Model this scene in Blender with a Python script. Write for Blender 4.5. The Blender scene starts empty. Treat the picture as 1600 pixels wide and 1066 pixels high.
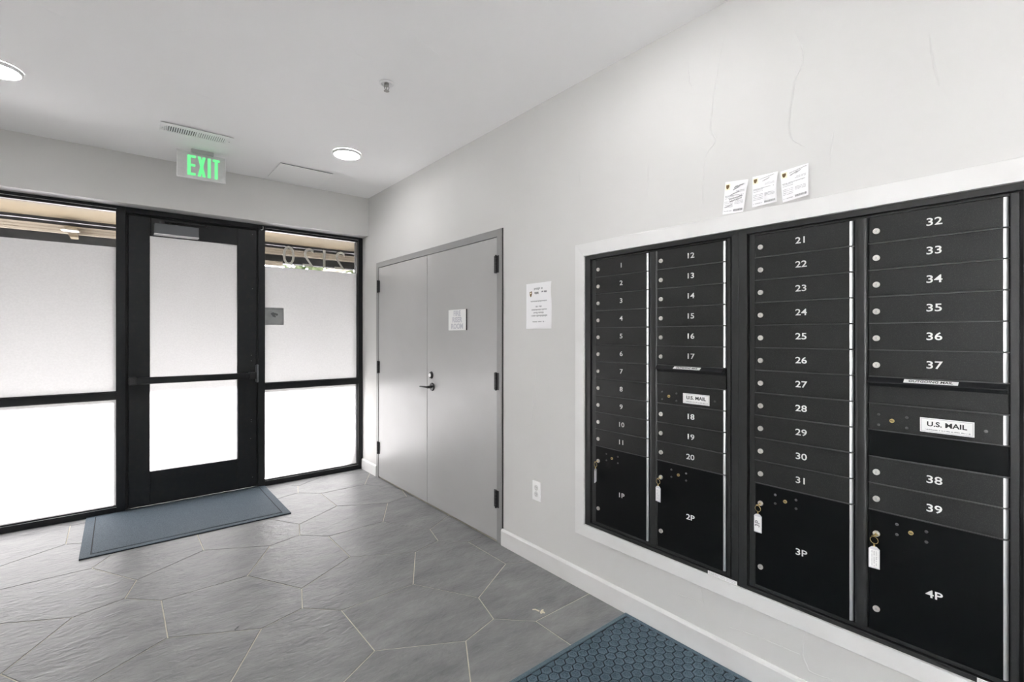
import bpy, bmesh, math, random
from mathutils import Vector, Matrix
random.seed(7)
S = bpy.context.scene
COL = S.collection
PI = math.pi

# ------------------------------------------------------------------ camera
cam_d = bpy.data.cameras.new('camera')
cam = bpy.data.objects.new('camera', cam_d); COL.objects.link(cam)
cam.location = (-1.9483, 0.0, 1.3776)
cam.rotation_euler = (PI/2, 0, -0.6886)
cam_d.sensor_fit = 'HORIZONTAL'; cam_d.sensor_width = 36.0
cam_d.lens = 745.468/1600*36.0
cam_d.shift_y = -(533.0-524.49)/1600
cam_d.clip_start = 0.02; cam_d.clip_end = 400
S.camera = cam

# ------------------------------------------------------------------ world, sun, exposure
w = bpy.data.worlds.new('sky'); S.world = w; w.use_nodes = True
nt = w.node_tree; nt.nodes.clear()
wo = nt.nodes.new('ShaderNodeOutputWorld'); bg = nt.nodes.new('ShaderNodeBackground')
sky = nt.nodes.new('ShaderNodeTexSky'); sky.sky_type = 'NISHITA'; sky.sun_disc = False
sky.sun_elevation = math.radians(26); sky.sun_rotation = math.radians(15)
sky.air_density = 1.0; sky.dust_density = 2.5; sky.ozone_density = 1.0
hs = nt.nodes.new('ShaderNodeHueSaturation'); hs.inputs['Saturation'].default_value = 0.10
nt.links.new(sky.outputs[0], hs.inputs['Color']); nt.links.new(hs.outputs[0], bg.inputs[0])
bg.inputs[1].default_value = 3.1
nt.links.new(bg.outputs[0], wo.inputs[0])
sd = bpy.data.lights.new('sun', 'SUN'); sd.energy = 140.0; sd.angle = math.radians(0.6); sd.color = (1.0, 0.99, 0.985)
so = bpy.data.objects.new('sun', sd); COL.objects.link(so)
so.rotation_euler = (math.radians(90-26.2), 0, math.radians(180-14)); so.location = (0, 20, 20)
LAMP_STRENGTH = 32.0
S.view_settings.view_transform = 'Standard'
try: S.view_settings.look = 'None'
except Exception: pass
S.view_settings.exposure = 0.73; S.view_settings.gamma = 1.0
S.view_settings.use_curve_mapping = False
cy = S.cycles
cy.use_denoising = True
try: cy.denoiser = 'OPENIMAGEDENOISE'; cy.denoising_input_passes = 'RGB_ALBEDO_NORMAL'
except Exception: pass
cy.max_bounces = 10; cy.diffuse_bounces = 6; cy.glossy_bounces = 4; cy.transmission_bounces = 8
cy.transparent_max_bounces = 12; cy.caustics_reflective = False; cy.caustics_refractive = False
cy.sample_clamp_indirect = 60.0

# ------------------------------------------------------------------ materials
MATS = {}
def mat(name, col, rough=0.5, metal=0.0, spec=0.5, noise=None, bump=None, coat=0.0, emit=None, estr=0.0, rnoise=None):
    """noise=(scale, darker colour, contrast lo, hi, detail); bump=(scale, strength, distance)"""
    m = bpy.data.materials.new(name); m.use_nodes = True; MATS[name] = m
    t = m.node_tree; b = t.nodes['Principled BSDF']
    b.inputs['Base Color'].default_value = (*col, 1); b.inputs['Roughness'].default_value = rough
    b.inputs['Metallic'].default_value = metal; b.inputs['Specular IOR Level'].default_value = spec
    b.inputs['Coat Weight'].default_value = coat; b.inputs['Coat Roughness'].default_value = 0.12
    if emit: b.inputs['Emission Color'].default_value = (*emit, 1); b.inputs['Emission Strength'].default_value = estr
    tc = t.nodes.new('ShaderNodeTexCoord')
    geo = t.nodes.new('ShaderNodeNewGeometry')
    def mknoise(scale, detail=4, vec=None):
        n = t.nodes.new('ShaderNodeTexNoise'); n.inputs['Scale'].default_value = scale
        n.inputs['Detail'].default_value = detail
        t.links.new(vec or geo.outputs['Position'], n.inputs['Vector']); return n
    if noise:
        sc, c2, lo, hi, det = noise
        n = mknoise(sc, det); r = t.nodes.new('ShaderNodeMapRange')
        r.inputs['From Min'].default_value = lo; r.inputs['From Max'].default_value = hi
        t.links.new(n.outputs['Fac'], r.inputs['Value'])
        mx = t.nodes.new('ShaderNodeMix'); mx.data_type = 'RGBA'
        mx.inputs['A'].default_value = (*col, 1); mx.inputs['B'].default_value = (*c2, 1)
        t.links.new(r.outputs['Result'], mx.inputs['Factor']); t.links.new(mx.outputs['Result'], b.inputs['Base Color'])
    if rnoise:
        sc, lo, hi = rnoise
        n = mknoise(sc, 3); r = t.nodes.new('ShaderNodeMapRange')
        r.inputs['From Min'].default_value = 0.3; r.inputs['From Max'].default_value = 0.7
        r.inputs['To Min'].default_value = lo; r.inputs['To Max'].default_value = hi
        t.links.new(n.outputs['Fac'], r.inputs['Value']); t.links.new(r.outputs['Result'], b.inputs['Roughness'])
    if bump:
        sc, st, di = bump
        n = mknoise(sc, 5); bp = t.nodes.new('ShaderNodeBump')
        bp.inputs['Strength'].default_value = st; bp.inputs['Distance'].default_value = di
        t.links.new(n.outputs['Fac'], bp.inputs['Height']); t.links.new(bp.outputs['Normal'], b.inputs['Normal'])
    return m

mat('wall_paint', (0.685, 0.683, 0.668), 0.6, spec=0.3, noise=(1.3, (0.66, 0.657, 0.642), 0.35, 0.75, 4), bump=(9, 0.25, 0.004))
mat('ceiling_paint', (0.93, 0.93, 0.93), 0.7, spec=0.2, noise=(1.1, (0.905, 0.905, 0.905), 0.35, 0.75, 4), bump=(7, 0.2, 0.004))
mat('trim_paint', (0.77, 0.77, 0.76), 0.4, spec=0.5, noise=(5, (0.73, 0.725, 0.71), 0.45, 0.8, 5))
mat('grout', (0.68, 0.64, 0.55), 0.9, spec=0.1, noise=(20, (0.58, 0.54, 0.45), 0.4, 0.7, 3))
mat('storefront_black', (0.010, 0.011, 0.013), 0.42, spec=0.30, noise=(30, (0.015, 0.015, 0.015), 0.5, 0.75, 4), bump=(250, 0.05, 0.0005))
mat('aluminium', (0.75, 0.75, 0.75), 0.35, metal=1.0)
mat('closer_gray', (0.11, 0.115, 0.125), 0.35, spec=0.5)
mat('black_metal', (0.012, 0.012, 0.013), 0.35, spec=0.5)
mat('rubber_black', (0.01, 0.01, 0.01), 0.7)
mat('door_gray', (0.45, 0.45, 0.445), 0.33, spec=0.6, noise=(2.0, (0.42, 0.42, 0.415), 0.35, 0.7, 3), bump=(120, 0.04, 0.0005), rnoise=(3, 0.28, 0.40))
mat('frame_gray', (0.30, 0.30, 0.295), 0.40, spec=0.5)
mat('mail_black', (0.011, 0.0115, 0.0115), 0.42, spec=0.42, noise=(520, (0.040, 0.040, 0.037), 0.52, 0.75, 2), bump=(420, 0.10, 0.0004))
mat('mail_frame', (0.017, 0.018, 0.018), 0.36, spec=0.6, noise=(600, (0.03, 0.03, 0.03), 0.5, 0.75, 2), bump=(500, 0.05, 0.0003))
mat('parcel_black', (0.0035, 0.0042, 0.0046), 0.36, spec=0.18, noise=(9, (0.022, 0.023, 0.023), 0.68, 0.80, 8))
mat('edge_highlight', (0.62, 0.63, 0.64), 0.30, metal=0.9)  # bright metal colour paints the highlight on the black doors' rolled edges
mat('lip_gray', (0.10, 0.10, 0.10), 0.35, spec=0.6)
mat('number_white', (0.80, 0.80, 0.78), 0.5)
mat('lock_nickel', (0.72, 0.70, 0.66), 0.35, metal=0.7, noise=(400, (0.5, 0.48, 0.45), 0.5, 0.8, 2))
mat('brass', (0.75, 0.58, 0.26), 0.3, metal=1.0)
mat('label_white', (0.85, 0.85, 0.84), 0.35)
mat('label_shadow', (0.35, 0.35, 0.34), 0.6)
mat('ink_black', (0.015, 0.015, 0.015), 0.5)
mat('ink_gray', (0.26, 0.26, 0.27), 0.6)
mat('ink_light', (0.50, 0.50, 0.51), 0.6)
mat('paper', (0.92, 0.92, 0.93), 0.6, spec=0.3)
mat('logo_brown', (0.17, 0.11, 0.04), 0.6)
mat('logo_yellow', (0.90, 0.87, 0.68), 0.6)
mat('logo_purple', (0.10, 0.06, 0.20), 0.6)
mat('tag_clear', (0.70, 0.70, 0.72), 0.2, spec=0.8)
mat('plastic_white', (0.93, 0.93, 0.925), 0.35)
mat('outlet_face', (0.74, 0.74, 0.73), 0.35)
mat('light_trim', (0.82, 0.82, 0.82), 0.4)
mat('sign_gray', (0.50, 0.50, 0.50), 0.35)
mat('sign_letter', (0.56, 0.56, 0.60), 0.3)
mat('exit_panel', (0.70, 0.70, 0.695), 0.25, noise=(60, (0.67, 0.67, 0.67), 0.4, 0.6, 1))
mat('exit_edge', (0.88, 0.88, 0.88), 0.2)
mat('exit_green', (0.08, 0.30, 0.12), 0.4, emit=(0.16, 0.95, 0.30), estr=0.55)
mat('lamp_lens', (0.9, 0.9, 0.9), 0.4, emit=(1.0, 0.985, 0.985), estr=LAMP_STRENGTH)
mat('vent_dark', (0.12, 0.12, 0.12), 0.8)
mat('sprinkler_metal', (0.40, 0.39, 0.37), 0.3, metal=0.8)
mat('soffit_beige', (0.128, 0.100, 0.058), 0.85, noise=(1.6, (0.100, 0.086, 0.058), 0.40, 0.72, 5))
mat('beam_dark', (0.006, 0.0065, 0.0065), 0.7, spec=0.2, noise=(8, (0.014, 0.013, 0.012), 0.45, 0.7, 4))
mat('beam_cream', (0.27, 0.24, 0.19), 0.7, noise=(5, (0.23, 0.20, 0.155), 0.4, 0.7, 4))
mat('pavement', (0.60, 0.595, 0.595), 0.9, noise=(1.6, (0.52, 0.51, 0.515), 0.35, 0.7, 6), bump=(40, 0.2, 0.003))
mat('bounce_paving', (0.80, 0.79, 0.79), 0.9, noise=(1.6, (0.74, 0.73, 0.73), 0.35, 0.7, 6))  # unseen paving made paler to bounce more sun indoors
mat('bark', (0.10, 0.07, 0.05), 0.9, noise=(12, (0.05, 0.035, 0.025), 0.4, 0.7, 5))
mat('leaf_green', (0.06, 0.09, 0.03), 0.6, noise=(2.5, (0.13, 0.15, 0.07), 0.4, 0.7, 3))
mat('digit_taupe', (0.50, 0.49, 0.43), 0.5)
mat('plaque_gray', (0.30, 0.31, 0.31), 0.5, noise=(14, (0.24, 0.25, 0.25), 0.4, 0.7, 2))
mat('plaque_dark', (0.10, 0.105, 0.11), 0.5)
mat('crumb', (0.80, 0.74, 0.60), 0.7)
mat('far_render', (0.55, 0.50, 0.44), 0.9, noise=(0.8, (0.45, 0.42, 0.38), 0.4, 0.7, 4))

def tile_material():
    m = mat('slate_tile', (0.155, 0.155, 0.16), 0.4, spec=0.30)
    t = m.node_tree; b = t.nodes['Principled BSDF']
    g = t.nodes.new('ShaderNodeNewGeometry'); oi = t.nodes.new('ShaderNodeObjectInfo')
    mp = t.nodes.new('ShaderNodeMapping'); mp.inputs['Rotation'].default_value = (0, 0, 0.55); mp.inputs['Scale'].default_value = (1.0, 2.3, 1)
    ad = t.nodes.new('ShaderNodeVectorMath'); ad.operation = 'ADD'
    mul = t.nodes.new('ShaderNodeMath'); mul.operation = 'MULTIPLY'; mul.inputs[1].default_value = 37.0
    t.links.new(oi.outputs['Random'], mul.inputs[0]); t.links.new(g.outputs['Position'], ad.inputs[0]); t.links.new(mul.outputs[0], ad.inputs[1])
    t.links.new(ad.outputs[0], mp.inputs['Vector'])
    n1 = t.nodes.new('ShaderNodeTexNoise'); n1.inputs['Scale'].default_value = 3.5; n1.inputs['Detail'].default_value = 9; n1.inputs['Roughness'].default_value = 0.65
    n2 = t.nodes.new('ShaderNodeTexNoise'); n2.inputs['Scale'].default_value = 20; n2.inputs['Detail'].default_value = 4; n2.inputs['Distortion'].default_value = 0.6
    t.links.new(mp.outputs[0], n1.inputs['Vector']); t.links.new(mp.outputs[0], n2.inputs['Vector'])
    r = t.nodes.new('ShaderNodeValToRGB'); e = r.color_ramp.elements
    e[0].position = 0.34; e[0].color = (0.185, 0.187, 0.192, 1); e[1].position = 0.68; e[1].color = (0.315, 0.317, 0.315, 1)
    t.links.new(n1.outputs['Fac'], r.inputs['Fac']); t.links.new(r.outputs['Color'], b.inputs['Base Color'])
    rr = t.nodes.new('ShaderNodeMapRange'); rr.inputs['From Min'].default_value = 0.3; rr.inputs['From Max'].default_value = 0.7
    rr.inputs['To Min'].default_value = 0.32; rr.inputs['To Max'].default_value = 0.46
    t.links.new(n1.outputs['Fac'], rr.inputs['Value']); t.links.new(rr.outputs['Result'], b.inputs['Roughness'])
    bp = t.nodes.new('ShaderNodeBump'); bp.inputs['Strength'].default_value = 0.60; bp.inputs['Distance'].default_value = 0.009
    t.links.new(n2.outputs['Fac'], bp.inputs['Height']); t.links.new(bp.outputs['Normal'], b.inputs['Normal'])
tile_material()

def rubber_material(name, c1, c2, scale):
    m = mat(name, c1, 0.75, spec=0.35)
    t = m.node_tree; b = t.nodes['Principled BSDF']; g = t.nodes.new('ShaderNodeNewGeometry')
    n = t.nodes.new('ShaderNodeTexNoise'); n.inputs['Scale'].default_value = scale; n.inputs['Detail'].default_value = 3
    t.links.new(g.outputs['Position'], n.inputs['Vector'])
    r = t.nodes.new('ShaderNodeValToRGB'); e = r.color_ramp.elements
    e[0].position = 0.38; e[0].color = (*c1, 1); e[1].position = 0.66; e[1].color = (*c2, 1)
    t.links.new(n.outputs['Fac'], r.inputs['Fac']); t.links.new(r.outputs['Color'], b.inputs['Base Color'])
    bp = t.nodes.new('ShaderNodeBump'); bp.inputs['Strength'].default_value = 0.5; bp.inputs['Distance'].default_value = 0.002
    t.links.new(n.outputs['Fac'], bp.inputs['Height']); t.links.new(bp.outputs['Normal'], b.inputs['Normal'])
rubber_material('mat_fabric', (0.045, 0.065, 0.085), (0.115, 0.15, 0.18), 260)
rubber_material('mat_stud', (0.035, 0.070, 0.095), (0.13, 0.19, 0.235), 420)
rubber_material('mat_rim', (0.085, 0.130, 0.165), (0.155, 0.21, 0.255), 300)
mat('mat_groove', (0.004, 0.009, 0.014), 0.85)
mat('mat_edge', (0.012, 0.016, 0.022), 0.6)

def glass_mat(key, tint):
    m = bpy.data.materials.new(key); m.use_nodes = True; MATS[key] = m
    t = m.node_tree; t.nodes.clear(); o = t.nodes.new('ShaderNodeOutputMaterial')
    tr = t.nodes.new('ShaderNodeBsdfTransparent'); tr.inputs[0].default_value = (*tint, 1)
    gl = t.nodes.new('ShaderNodeBsdfGlossy'); gl.inputs['Roughness'].default_value = 0.02
    fr = t.nodes.new('ShaderNodeFresnel'); fr.inputs['IOR'].default_value = 1.45
    mx = t.nodes.new('ShaderNodeMixShader')
    t.links.new(fr.outputs[0], mx.inputs[0]); t.links.new(tr.outputs[0], mx.inputs[1]); t.links.new(gl.outputs[0], mx.inputs[2])
    t.links.new(mx.outputs[0], o.inputs[0])
glass_mat('tinted_glass', (0.525, 0.52, 0.525)); glass_mat('clear_glass', (0.96, 0.955, 0.96))
def film_mat(key, k):
    m = bpy.data.materials.new(key); m.use_nodes = True; MATS[key] = m
    t = m.node_tree; t.nodes.clear(); o = t.nodes.new('ShaderNodeOutputMaterial')
    g = t.nodes.new('ShaderNodeNewGeometry')
    n = t.nodes.new('ShaderNodeTexNoise'); n.inputs['Scale'].default_value = 90; n.inputs['Detail'].default_value = 2
    t.links.new(g.outputs['Position'], n.inputs['Vector'])
    r = t.nodes.new('ShaderNodeValToRGB'); e = r.color_ramp.elements
    e[0].position = 0.35; e[0].color = (0.350*k, 0.350*k, 0.346*k, 1); e[1].position = 0.65; e[1].color = (0.385*k, 0.386*k, 0.382*k, 1)
    t.links.new(n.outputs['Fac'], r.inputs['Fac'])
    tl = t.nodes.new('ShaderNodeBsdfTranslucent'); t.links.new(r.outputs['Color'], tl.inputs[0])
    df = t.nodes.new('ShaderNodeBsdfDiffuse'); df.inputs[0].default_value = (0.75, 0.76, 0.75, 1)
    rf = t.nodes.new('ShaderNodeBsdfRefraction'); rf.inputs['IOR'].default_value = 1.02; rf.inputs['Roughness'].default_value = 0.6
    m1 = t.nodes.new('ShaderNodeMixShader'); m1.inputs[0].default_value = 0.25
    t.links.new(tl.outputs[0], m1.inputs[1]); t.links.new(df.outputs[0], m1.inputs[2])
    t.links.new(m1.outputs[0], o.inputs[0])
film_mat('film', 0.80); film_mat('film_fill', 2.4)  # second film passes extra daylight through the added side window

# ------------------------------------------------------------------ object helpers
WL = {}
def wl(o): return WL.get(o.name, Vector((0, 0, 0))) if o else Vector((0, 0, 0))
def props(o, label=None, cat=None, group=None, kind=None):
    if label: o['label'] = label
    if cat: o['category'] = cat
    if group: o['group'] = group
    if kind: o['kind'] = kind
    return o
def empty(name, loc, label=None, cat=None, group=None, kind=None):
    o = bpy.data.objects.new(name, None); COL.objects.link(o); o.location = loc; o.empty_display_size = 0.05
    WL[o.name] = Vector(loc)
    return props(o, label, cat, group, kind)
def link(name, me, m, parent=None, loc=None):
    """me authored around loc (world). m material name(s)"""
    o = bpy.data.objects.new(name, me); COL.objects.link(o)
    L = Vector(loc) if loc is not None else wl(parent)
    if parent: o.parent = parent; o.location = L - wl(parent)
    else: o.location = L
    WL[o.name] = L
    if m is not None and not me.materials:
        for q in ([m] if isinstance(m, str) else m): me.materials.append(MATS[q])
    return o
def mesh_of(bm, name, smooth=False):
    me = bpy.data.meshes.new(name)
    bmesh.ops.recalc_face_normals(bm, faces=bm.faces)
    if smooth:
        for f in bm.faces: f.smooth = True
    if any(f.smooth for f in bm.faces):
        for e in bm.edges:
            if len(e.link_faces) != 2 or e.calc_face_angle(0) > 0.75: e.smooth = False
    bm.to_mesh(me); bm.free(); return me
def add(name, bm, m, parent=None, loc=None, smooth=False, label=None, cat=None, group=None, kind=None):
    """bm in WORLD coordinates; origin moved to loc (default parent's)"""
    L = Vector(loc) if loc is not None else wl(parent)
    bmesh.ops.translate(bm, verts=bm.verts, vec=-L)
    return props(link(name, mesh_of(bm, name, smooth), m, parent, L), label, cat, group, kind)
def B(): return bmesh.new()
def box(bm, x0, x1, y0, y1, z0, z1, bev=0.0, seg=1, mi=0):
    if x0 > x1: x0, x1 = x1, x0
    if y0 > y1: y0, y1 = y1, y0
    if z0 > z1: z0, z1 = z1, z0
    vs = [bm.verts.new((x, y, z)) for x in (x0, x1) for y in (y0, y1) for z in (z0, z1)]
    fs = [bm.faces.new([vs[i] for i in f]) for f in ((0,1,3,2),(4,6,7,5),(0,4,5,1),(2,3,7,6),(0,2,6,4),(1,5,7,3))]
    for f in fs: f.material_index = mi
    if bev > 0:
        es = list({e for f in fs for e in f.edges})
        r = bmesh.ops.bevel(bm, geom=es, offset=bev, segments=seg, affect='EDGES', profile=0.5)
        for f in r['faces']: f.material_index = mi
    return bm
def cyl(bm, c, axis, r, h, n=24, r2=None, mi=0, bev=0.0):
    """cylinder from c along axis (unit vector) length h"""
    a = Vector(axis).normalized(); q = a.to_track_quat('Z', 'Y'); c = Vector(c)
    r2 = r if r2 is None else r2
    prof = [(r, 0), (r2, h)] if bev == 0 else [(r, 0), (r2, h-bev), (r2-bev*0.3, h-bev*0.3), (r2-bev, h)]
    rings = []
    for (rr, z) in prof:
        rings.append([bm.verts.new(c + q @ Vector((rr*math.cos(2*PI*i/n), rr*math.sin(2*PI*i/n), z))) for i in range(n)])
    for a0, b0 in zip(rings, rings[1:]):
        for i in range(n):
            f = bm.faces.new((a0[i], a0[(i+1) % n], b0[(i+1) % n], b0[i])); f.material_index = mi; f.smooth = True
    for rg in (rings[0], rings[-1]):
        f = bm.faces.new(rg); f.material_index = mi
    return bm
def tube(bm, pts, r, n=8, closed=False, flat=1.0, mi=0):
    pts = [Vector(p) for p in pts]; rings = []
    N = len(pts)
    up = None
    for i, p in enumerate(pts):
        if closed: d = pts[(i+1) % N] - pts[i-1]
        else: d = (pts[min(i+1, N-1)] - pts[max(i-1, 0)])
        d.normalize()
        ref = Vector((0, 0, 1)) if abs(d.z) < 0.9 else Vector((1, 0, 0))
        if up is None: up = d.cross(ref).normalized()
        else: up = (up - d*up.dot(d)).normalized()
        s2 = d.cross(up).normalized()
        rr = r(i/(N-1)) if callable(r) else r
        rings.append([bm.verts.new(p + up*rr*math.cos(2*PI*k/n) + s2*rr*flat*math.sin(2*PI*k/n)) for k in range(n)])
    prs = list(zip(rings, rings[1:])) + ([(rings[-1], rings[0])] if closed else [])
    for a0, b0 in prs:
        for i in range(n):
            f = bm.faces.new((a0[i], a0[(i+1) % n], b0[(i+1) % n], b0[i])); f.smooth = True; f.material_index = mi
    if not closed: bm.faces.new(rings[0]); bm.faces.new(rings[-1])
    return bm
def prism(bm, poly, fn, d0, d1, mi=0):
    """poly 2D points; fn(a,b,d)->world xyz; between depths d0,d1"""
    A = [bm.verts.new(fn(a, b, d0)) for a, b in poly]; Bq = [bm.verts.new(fn(a, b, d1)) for a, b in poly]
    n = len(poly)
    fs = [bm.faces.new(A), bm.faces.new(Bq[::-1])]
    for i in range(n): fs.append(bm.faces.new((A[i], A[(i+1) % n], Bq[(i+1) % n], Bq[i])))
    for f in fs: f.material_index = mi
    return bm
def frame_ring(bm, y0, y1, z0, z1, wl_, wr_, wb, wt, x0, x1, bev=0.0):
    """mitred picture frame in the y/z plane, x0..x1 thick; wl_: band at y1 side, wr_: band at y0 side"""
    o = [(y0, z0), (y1, z0), (y1, z1), (y0, z1)]; i_ = [(y0+wr_, z0+wb), (y1-wl_, z0+wb), (y1-wl_, z1-wt), (y0+wr_, z1-wt)]
    for k in range(4):
        j = (k+1) % 4
        prism(bm, [o[k], o[j], i_[j], i_[k]], lambda a, b, d: (d, a, b), x0, x1)
    return bm
TXT = {}
def text_mesh(s, size, bold=0.0, xs=1.0, extrude=0.0003, align='CENTER'):
    key = (s, size, bold, xs, align)
    if key in TXT: return TXT[key]
    cu = bpy.data.curves.new('lettering', 'FONT'); cu.body = s; cu.size = size; cu.offset = bold; cu.extrude = extrude
    cu.align_x = align; cu.align_y = 'CENTER'; cu.resolution_u = 3
    o = bpy.data.objects.new('tmp', cu); COL.objects.link(o)
    me = bpy.data.meshes.new_from_object(o); bpy.data.objects.remove(o)
    for v in me.vertices: v.co.x *= xs
    me.name = 'lettering'; TXT[key] = me; return me
R_WALL = Matrix(((0, 0, -1), (-1, 0, 0), (0, 1, 0)))         # text on the right wall, read from inside
R_OUT = Matrix(((-1, 0, 0), (0, 0, 1), (0, 1, 0)))           # text on the front glass, read from outside
def text_on(name, s, size, loc, R, m, parent, **k):
    me = text_mesh(s, size, **k)
    if not me.materials: me.materials.append(MATS[m])
    o = link(name, me, None, parent, loc); o.rotation_euler = R.to_euler(); return o
def marks(bm, fn, u0, u1, v0, h, seed, dens=0.72, jit=0.25, d=0.0003):
    """a run of small printed strokes like a line of illegible text; fn(u,v,d)->world"""
    rnd = random.Random(seed); u = u0
    while u < u1:
        wd = min(h*rnd.uniform(0.25, 0.6), u1-u)
        if rnd.random() < dens:
            hh = h*rnd.uniform(1-jit*2, 1); prism(bm, [(u, v0), (u+wd*0.8, v0), (u+wd*0.8, v0+hh), (u, v0+hh)], fn, 0, d)
        u += wd
def WF(x):   # wall local: u = -y , v = z, d = out of the wall
    return lambda u, v, d: (x-d, -u, v)

# ------------------------------------------------------------------ the setting
YH, YS, ZC, ZH = 4.6622, 4.8025, 2.768, 2.3863
XL, YB = -3.10, -2.60
def slab_with_holes(name, ys, zs, holes, x0, x1, m):
    ys = sorted(set(ys + [v for h in holes for v in h[:2]])); zs = sorted(set(zs + [v for h in holes for v in h[2:]]))
    bm = B(); solid = {}
    for i in range(len(ys)-1):
        for j in range(len(zs)-1):
            cyy, czz = (ys[i]+ys[i+1])/2, (zs[j]+zs[j+1])/2
            solid[i, j] = not any(h[0] < cyy < h[1] and h[2] < czz < h[3] for h in holes)
    def q(*p): bm.faces.new([bm.verts.new(v) for v in p])
    for (i, j), s in solid.items():
        if not s: continue
        a, b, c, d = ys[i], ys[i+1], zs[j], zs[j+1]
        q((x0, a, c), (x0, b, c), (x0, b, d), (x0, a, d)); q((x1, a, c), (x1, a, d), (x1, b, d), (x1, b, c))
        if not solid.get((i-1, j), False): q((x0, a, c), (x0, a, d), (x1, a, d), (x1, a, c))
        if not solid.get((i+1, j), False): q((x0, b, c), (x1, b, c), (x1, b, d), (x0, b, d))
        if not solid.get((i, j-1), False): q((x0, a, c), (x1, a, c), (x1, b, c), (x0, b, c))
        if not solid.get((i, j+1), False): q((x0, a, d), (x0, b, d), (x1, b, d), (x1, a, d))
    bmesh.ops.remove_doubles(bm, verts=bm.verts, dist=1e-5)
    return add(name, bm, m, kind='structure')
DY0, DY1, DZ = 2.4662, 4.4446, 2.0848
MY0, MY1, MZ0, MZ1 = 0.088, 1.7412, 0.3576, 1.8061
wall_right = slab_with_holes('wall_right', [YB-0.2, 4.93], [0.0, ZC+0.2],
    [(DY0+0.012, DY1-0.004, -0.01, DZ-0.004), (MY0, MY1, MZ0, MZ1)], 0.0, 0.16, 'wall_paint')
bm = B(); box(bm, 0.13, 0.17, DY0-0.05, DY1+0.05, 0, DZ+0.05); box(bm, 0.14, 0.17, MY0-0.05, MY1+0.05, MZ0-0.05, MZ1+0.05)
add('trim_2', bm, 'rubber_black', kind='structure')
bm = B(); box(bm, XL-0.2, 0.2, YH, 4.93, ZH, ZC+0.2)
add('wall_front', bm, 'wall_paint', kind='structure')
LWH = (-2.10, 0.10, 0.0, 2.42)
slab_with_holes('wall_left', [YB-0.2, 4.93], [0.0, ZC+0.2], [LWH], XL, XL-0.2, 'wall_paint')
bm = B(); box(bm, XL-0.3, 0.3, YB-0.3, 4.93, ZC, ZC+0.25)
ceiling = add('ceiling', bm, 'ceiling_paint', kind='structure')
# back wall behind the camera
bm = B(); box(bm, XL, 0, YB-0.15, YB, 0, ZC)
add('wall_back', bm, 'wall_paint', kind='structure')
# floor: grout bed + one tile object each
bm = B(); box(bm, XL-0.2, 0.2, YB-0.2, 4.95, -0.12, -0.0025)
floor = add('floor', bm, 'grout', kind='structure')
a_, d_, b_ = 0.3975, 0.3975*math.sqrt(2), 0.2056
L0 = Vector((-0.6905, 2.3915)); lat = d_*math.sqrt(3); ROT = math.radians(0.25)
def pol(r, deg): return Vector((r*math.cos(math.radians(deg)+ROT), r*math.sin(math.radians(deg)+ROT)))
e1, e2 = pol(lat, 15), pol(lat, 75)
proto_poly = [Vector((0, 0)), pol(a_, 60), pol(d_, 45), pol(d_, 45)+pol(b_, -45), pol(d_, -15), pol(a_, -60)]
def clip(poly, ax, val, keep_less):
    out = []
    for i in range(len(poly)):
        p, q = poly[i], poly[(i+1) % len(poly)]
        ip = (p[ax] < val) == keep_less; iq = (q[ax] < val) == keep_less
        if ip: out.append(p)
        if ip != iq:
            t_ = (val-p[ax])/(q[ax]-p[ax]); out.append(p + (q-p)*t_)
    return out
GAP = 0.0026
for i in range(-9, 9):
    for j in range(-9, 9):
        for k in range(3):
            base = L0 + e1*i + e2*j
            rot = Matrix.Rotation(math.radians(120*k), 2)
            P = [base + rot @ p for p in proto_poly]
            cx = sum(p.x for p in P)/6; cyy = sum(p.y for p in P)/6
            # shrink every edge by the half joint
            n = len(P); Q = []
            area = sum(P[t].x*P[(t+1) % n].y - P[(t+1) % n].x*P[t].y for t in range(n))
            if area < 0: P = P[::-1]
            for t in range(n):
                p0, p1, p2 = P[t-1], P[t], P[(t+1) % n]
                n1 = Vector((-(p1-p0).y, (p1-p0).x)).normalized(); n2 = Vector((-(p2-p1).y, (p2-p1).x)).normalized()
                bis = (n1+n2); Q.append(p1 + bis*(GAP/(1+n1.dot(n2))))
            Q = clip(Q, 0, -0.001, True)
            if Q: Q = clip(Q, 0, XL+0.002, False)
            if Q: Q = clip(Q, 1, 4.90, True)
            if Q: Q = clip(Q, 1, YB+0.002, False)
            if len(Q) < 3: continue
            ar = abs(sum(Q[t].x*Q[(t+1) % len(Q)].y - Q[(t+1) % len(Q)].x*Q[t].y for t in range(len(Q))))/2
            if ar < 0.0006: continue
            bm = B(); c = Vector((sum(q.x for q in Q)/len(Q), sum(q.y for q in Q)/len(Q)))
            top = [bm.verts.new((q.x+(c.x-q.x)*0.004, q.y+(c.y-q.y)*0.004, 0.0)) for q in Q]
            mid = [bm.verts.new((q.x, q.y, -0.0012)) for q in Q]; bot = [bm.verts.new((q.x, q.y, -0.0026)) for q in Q]
            bm.faces.new(top)
            for r0, r1 in ((top, mid), (mid, bot)):
                for t in range(len(Q)): bm.faces.new((r0[t], r1[t], r1[(t+1) % len(Q)], r0[(t+1) % len(Q)]))
            add('floor_tile', bm, 'slate_tile', floor, loc=(c.x, c.y, 0))

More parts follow.
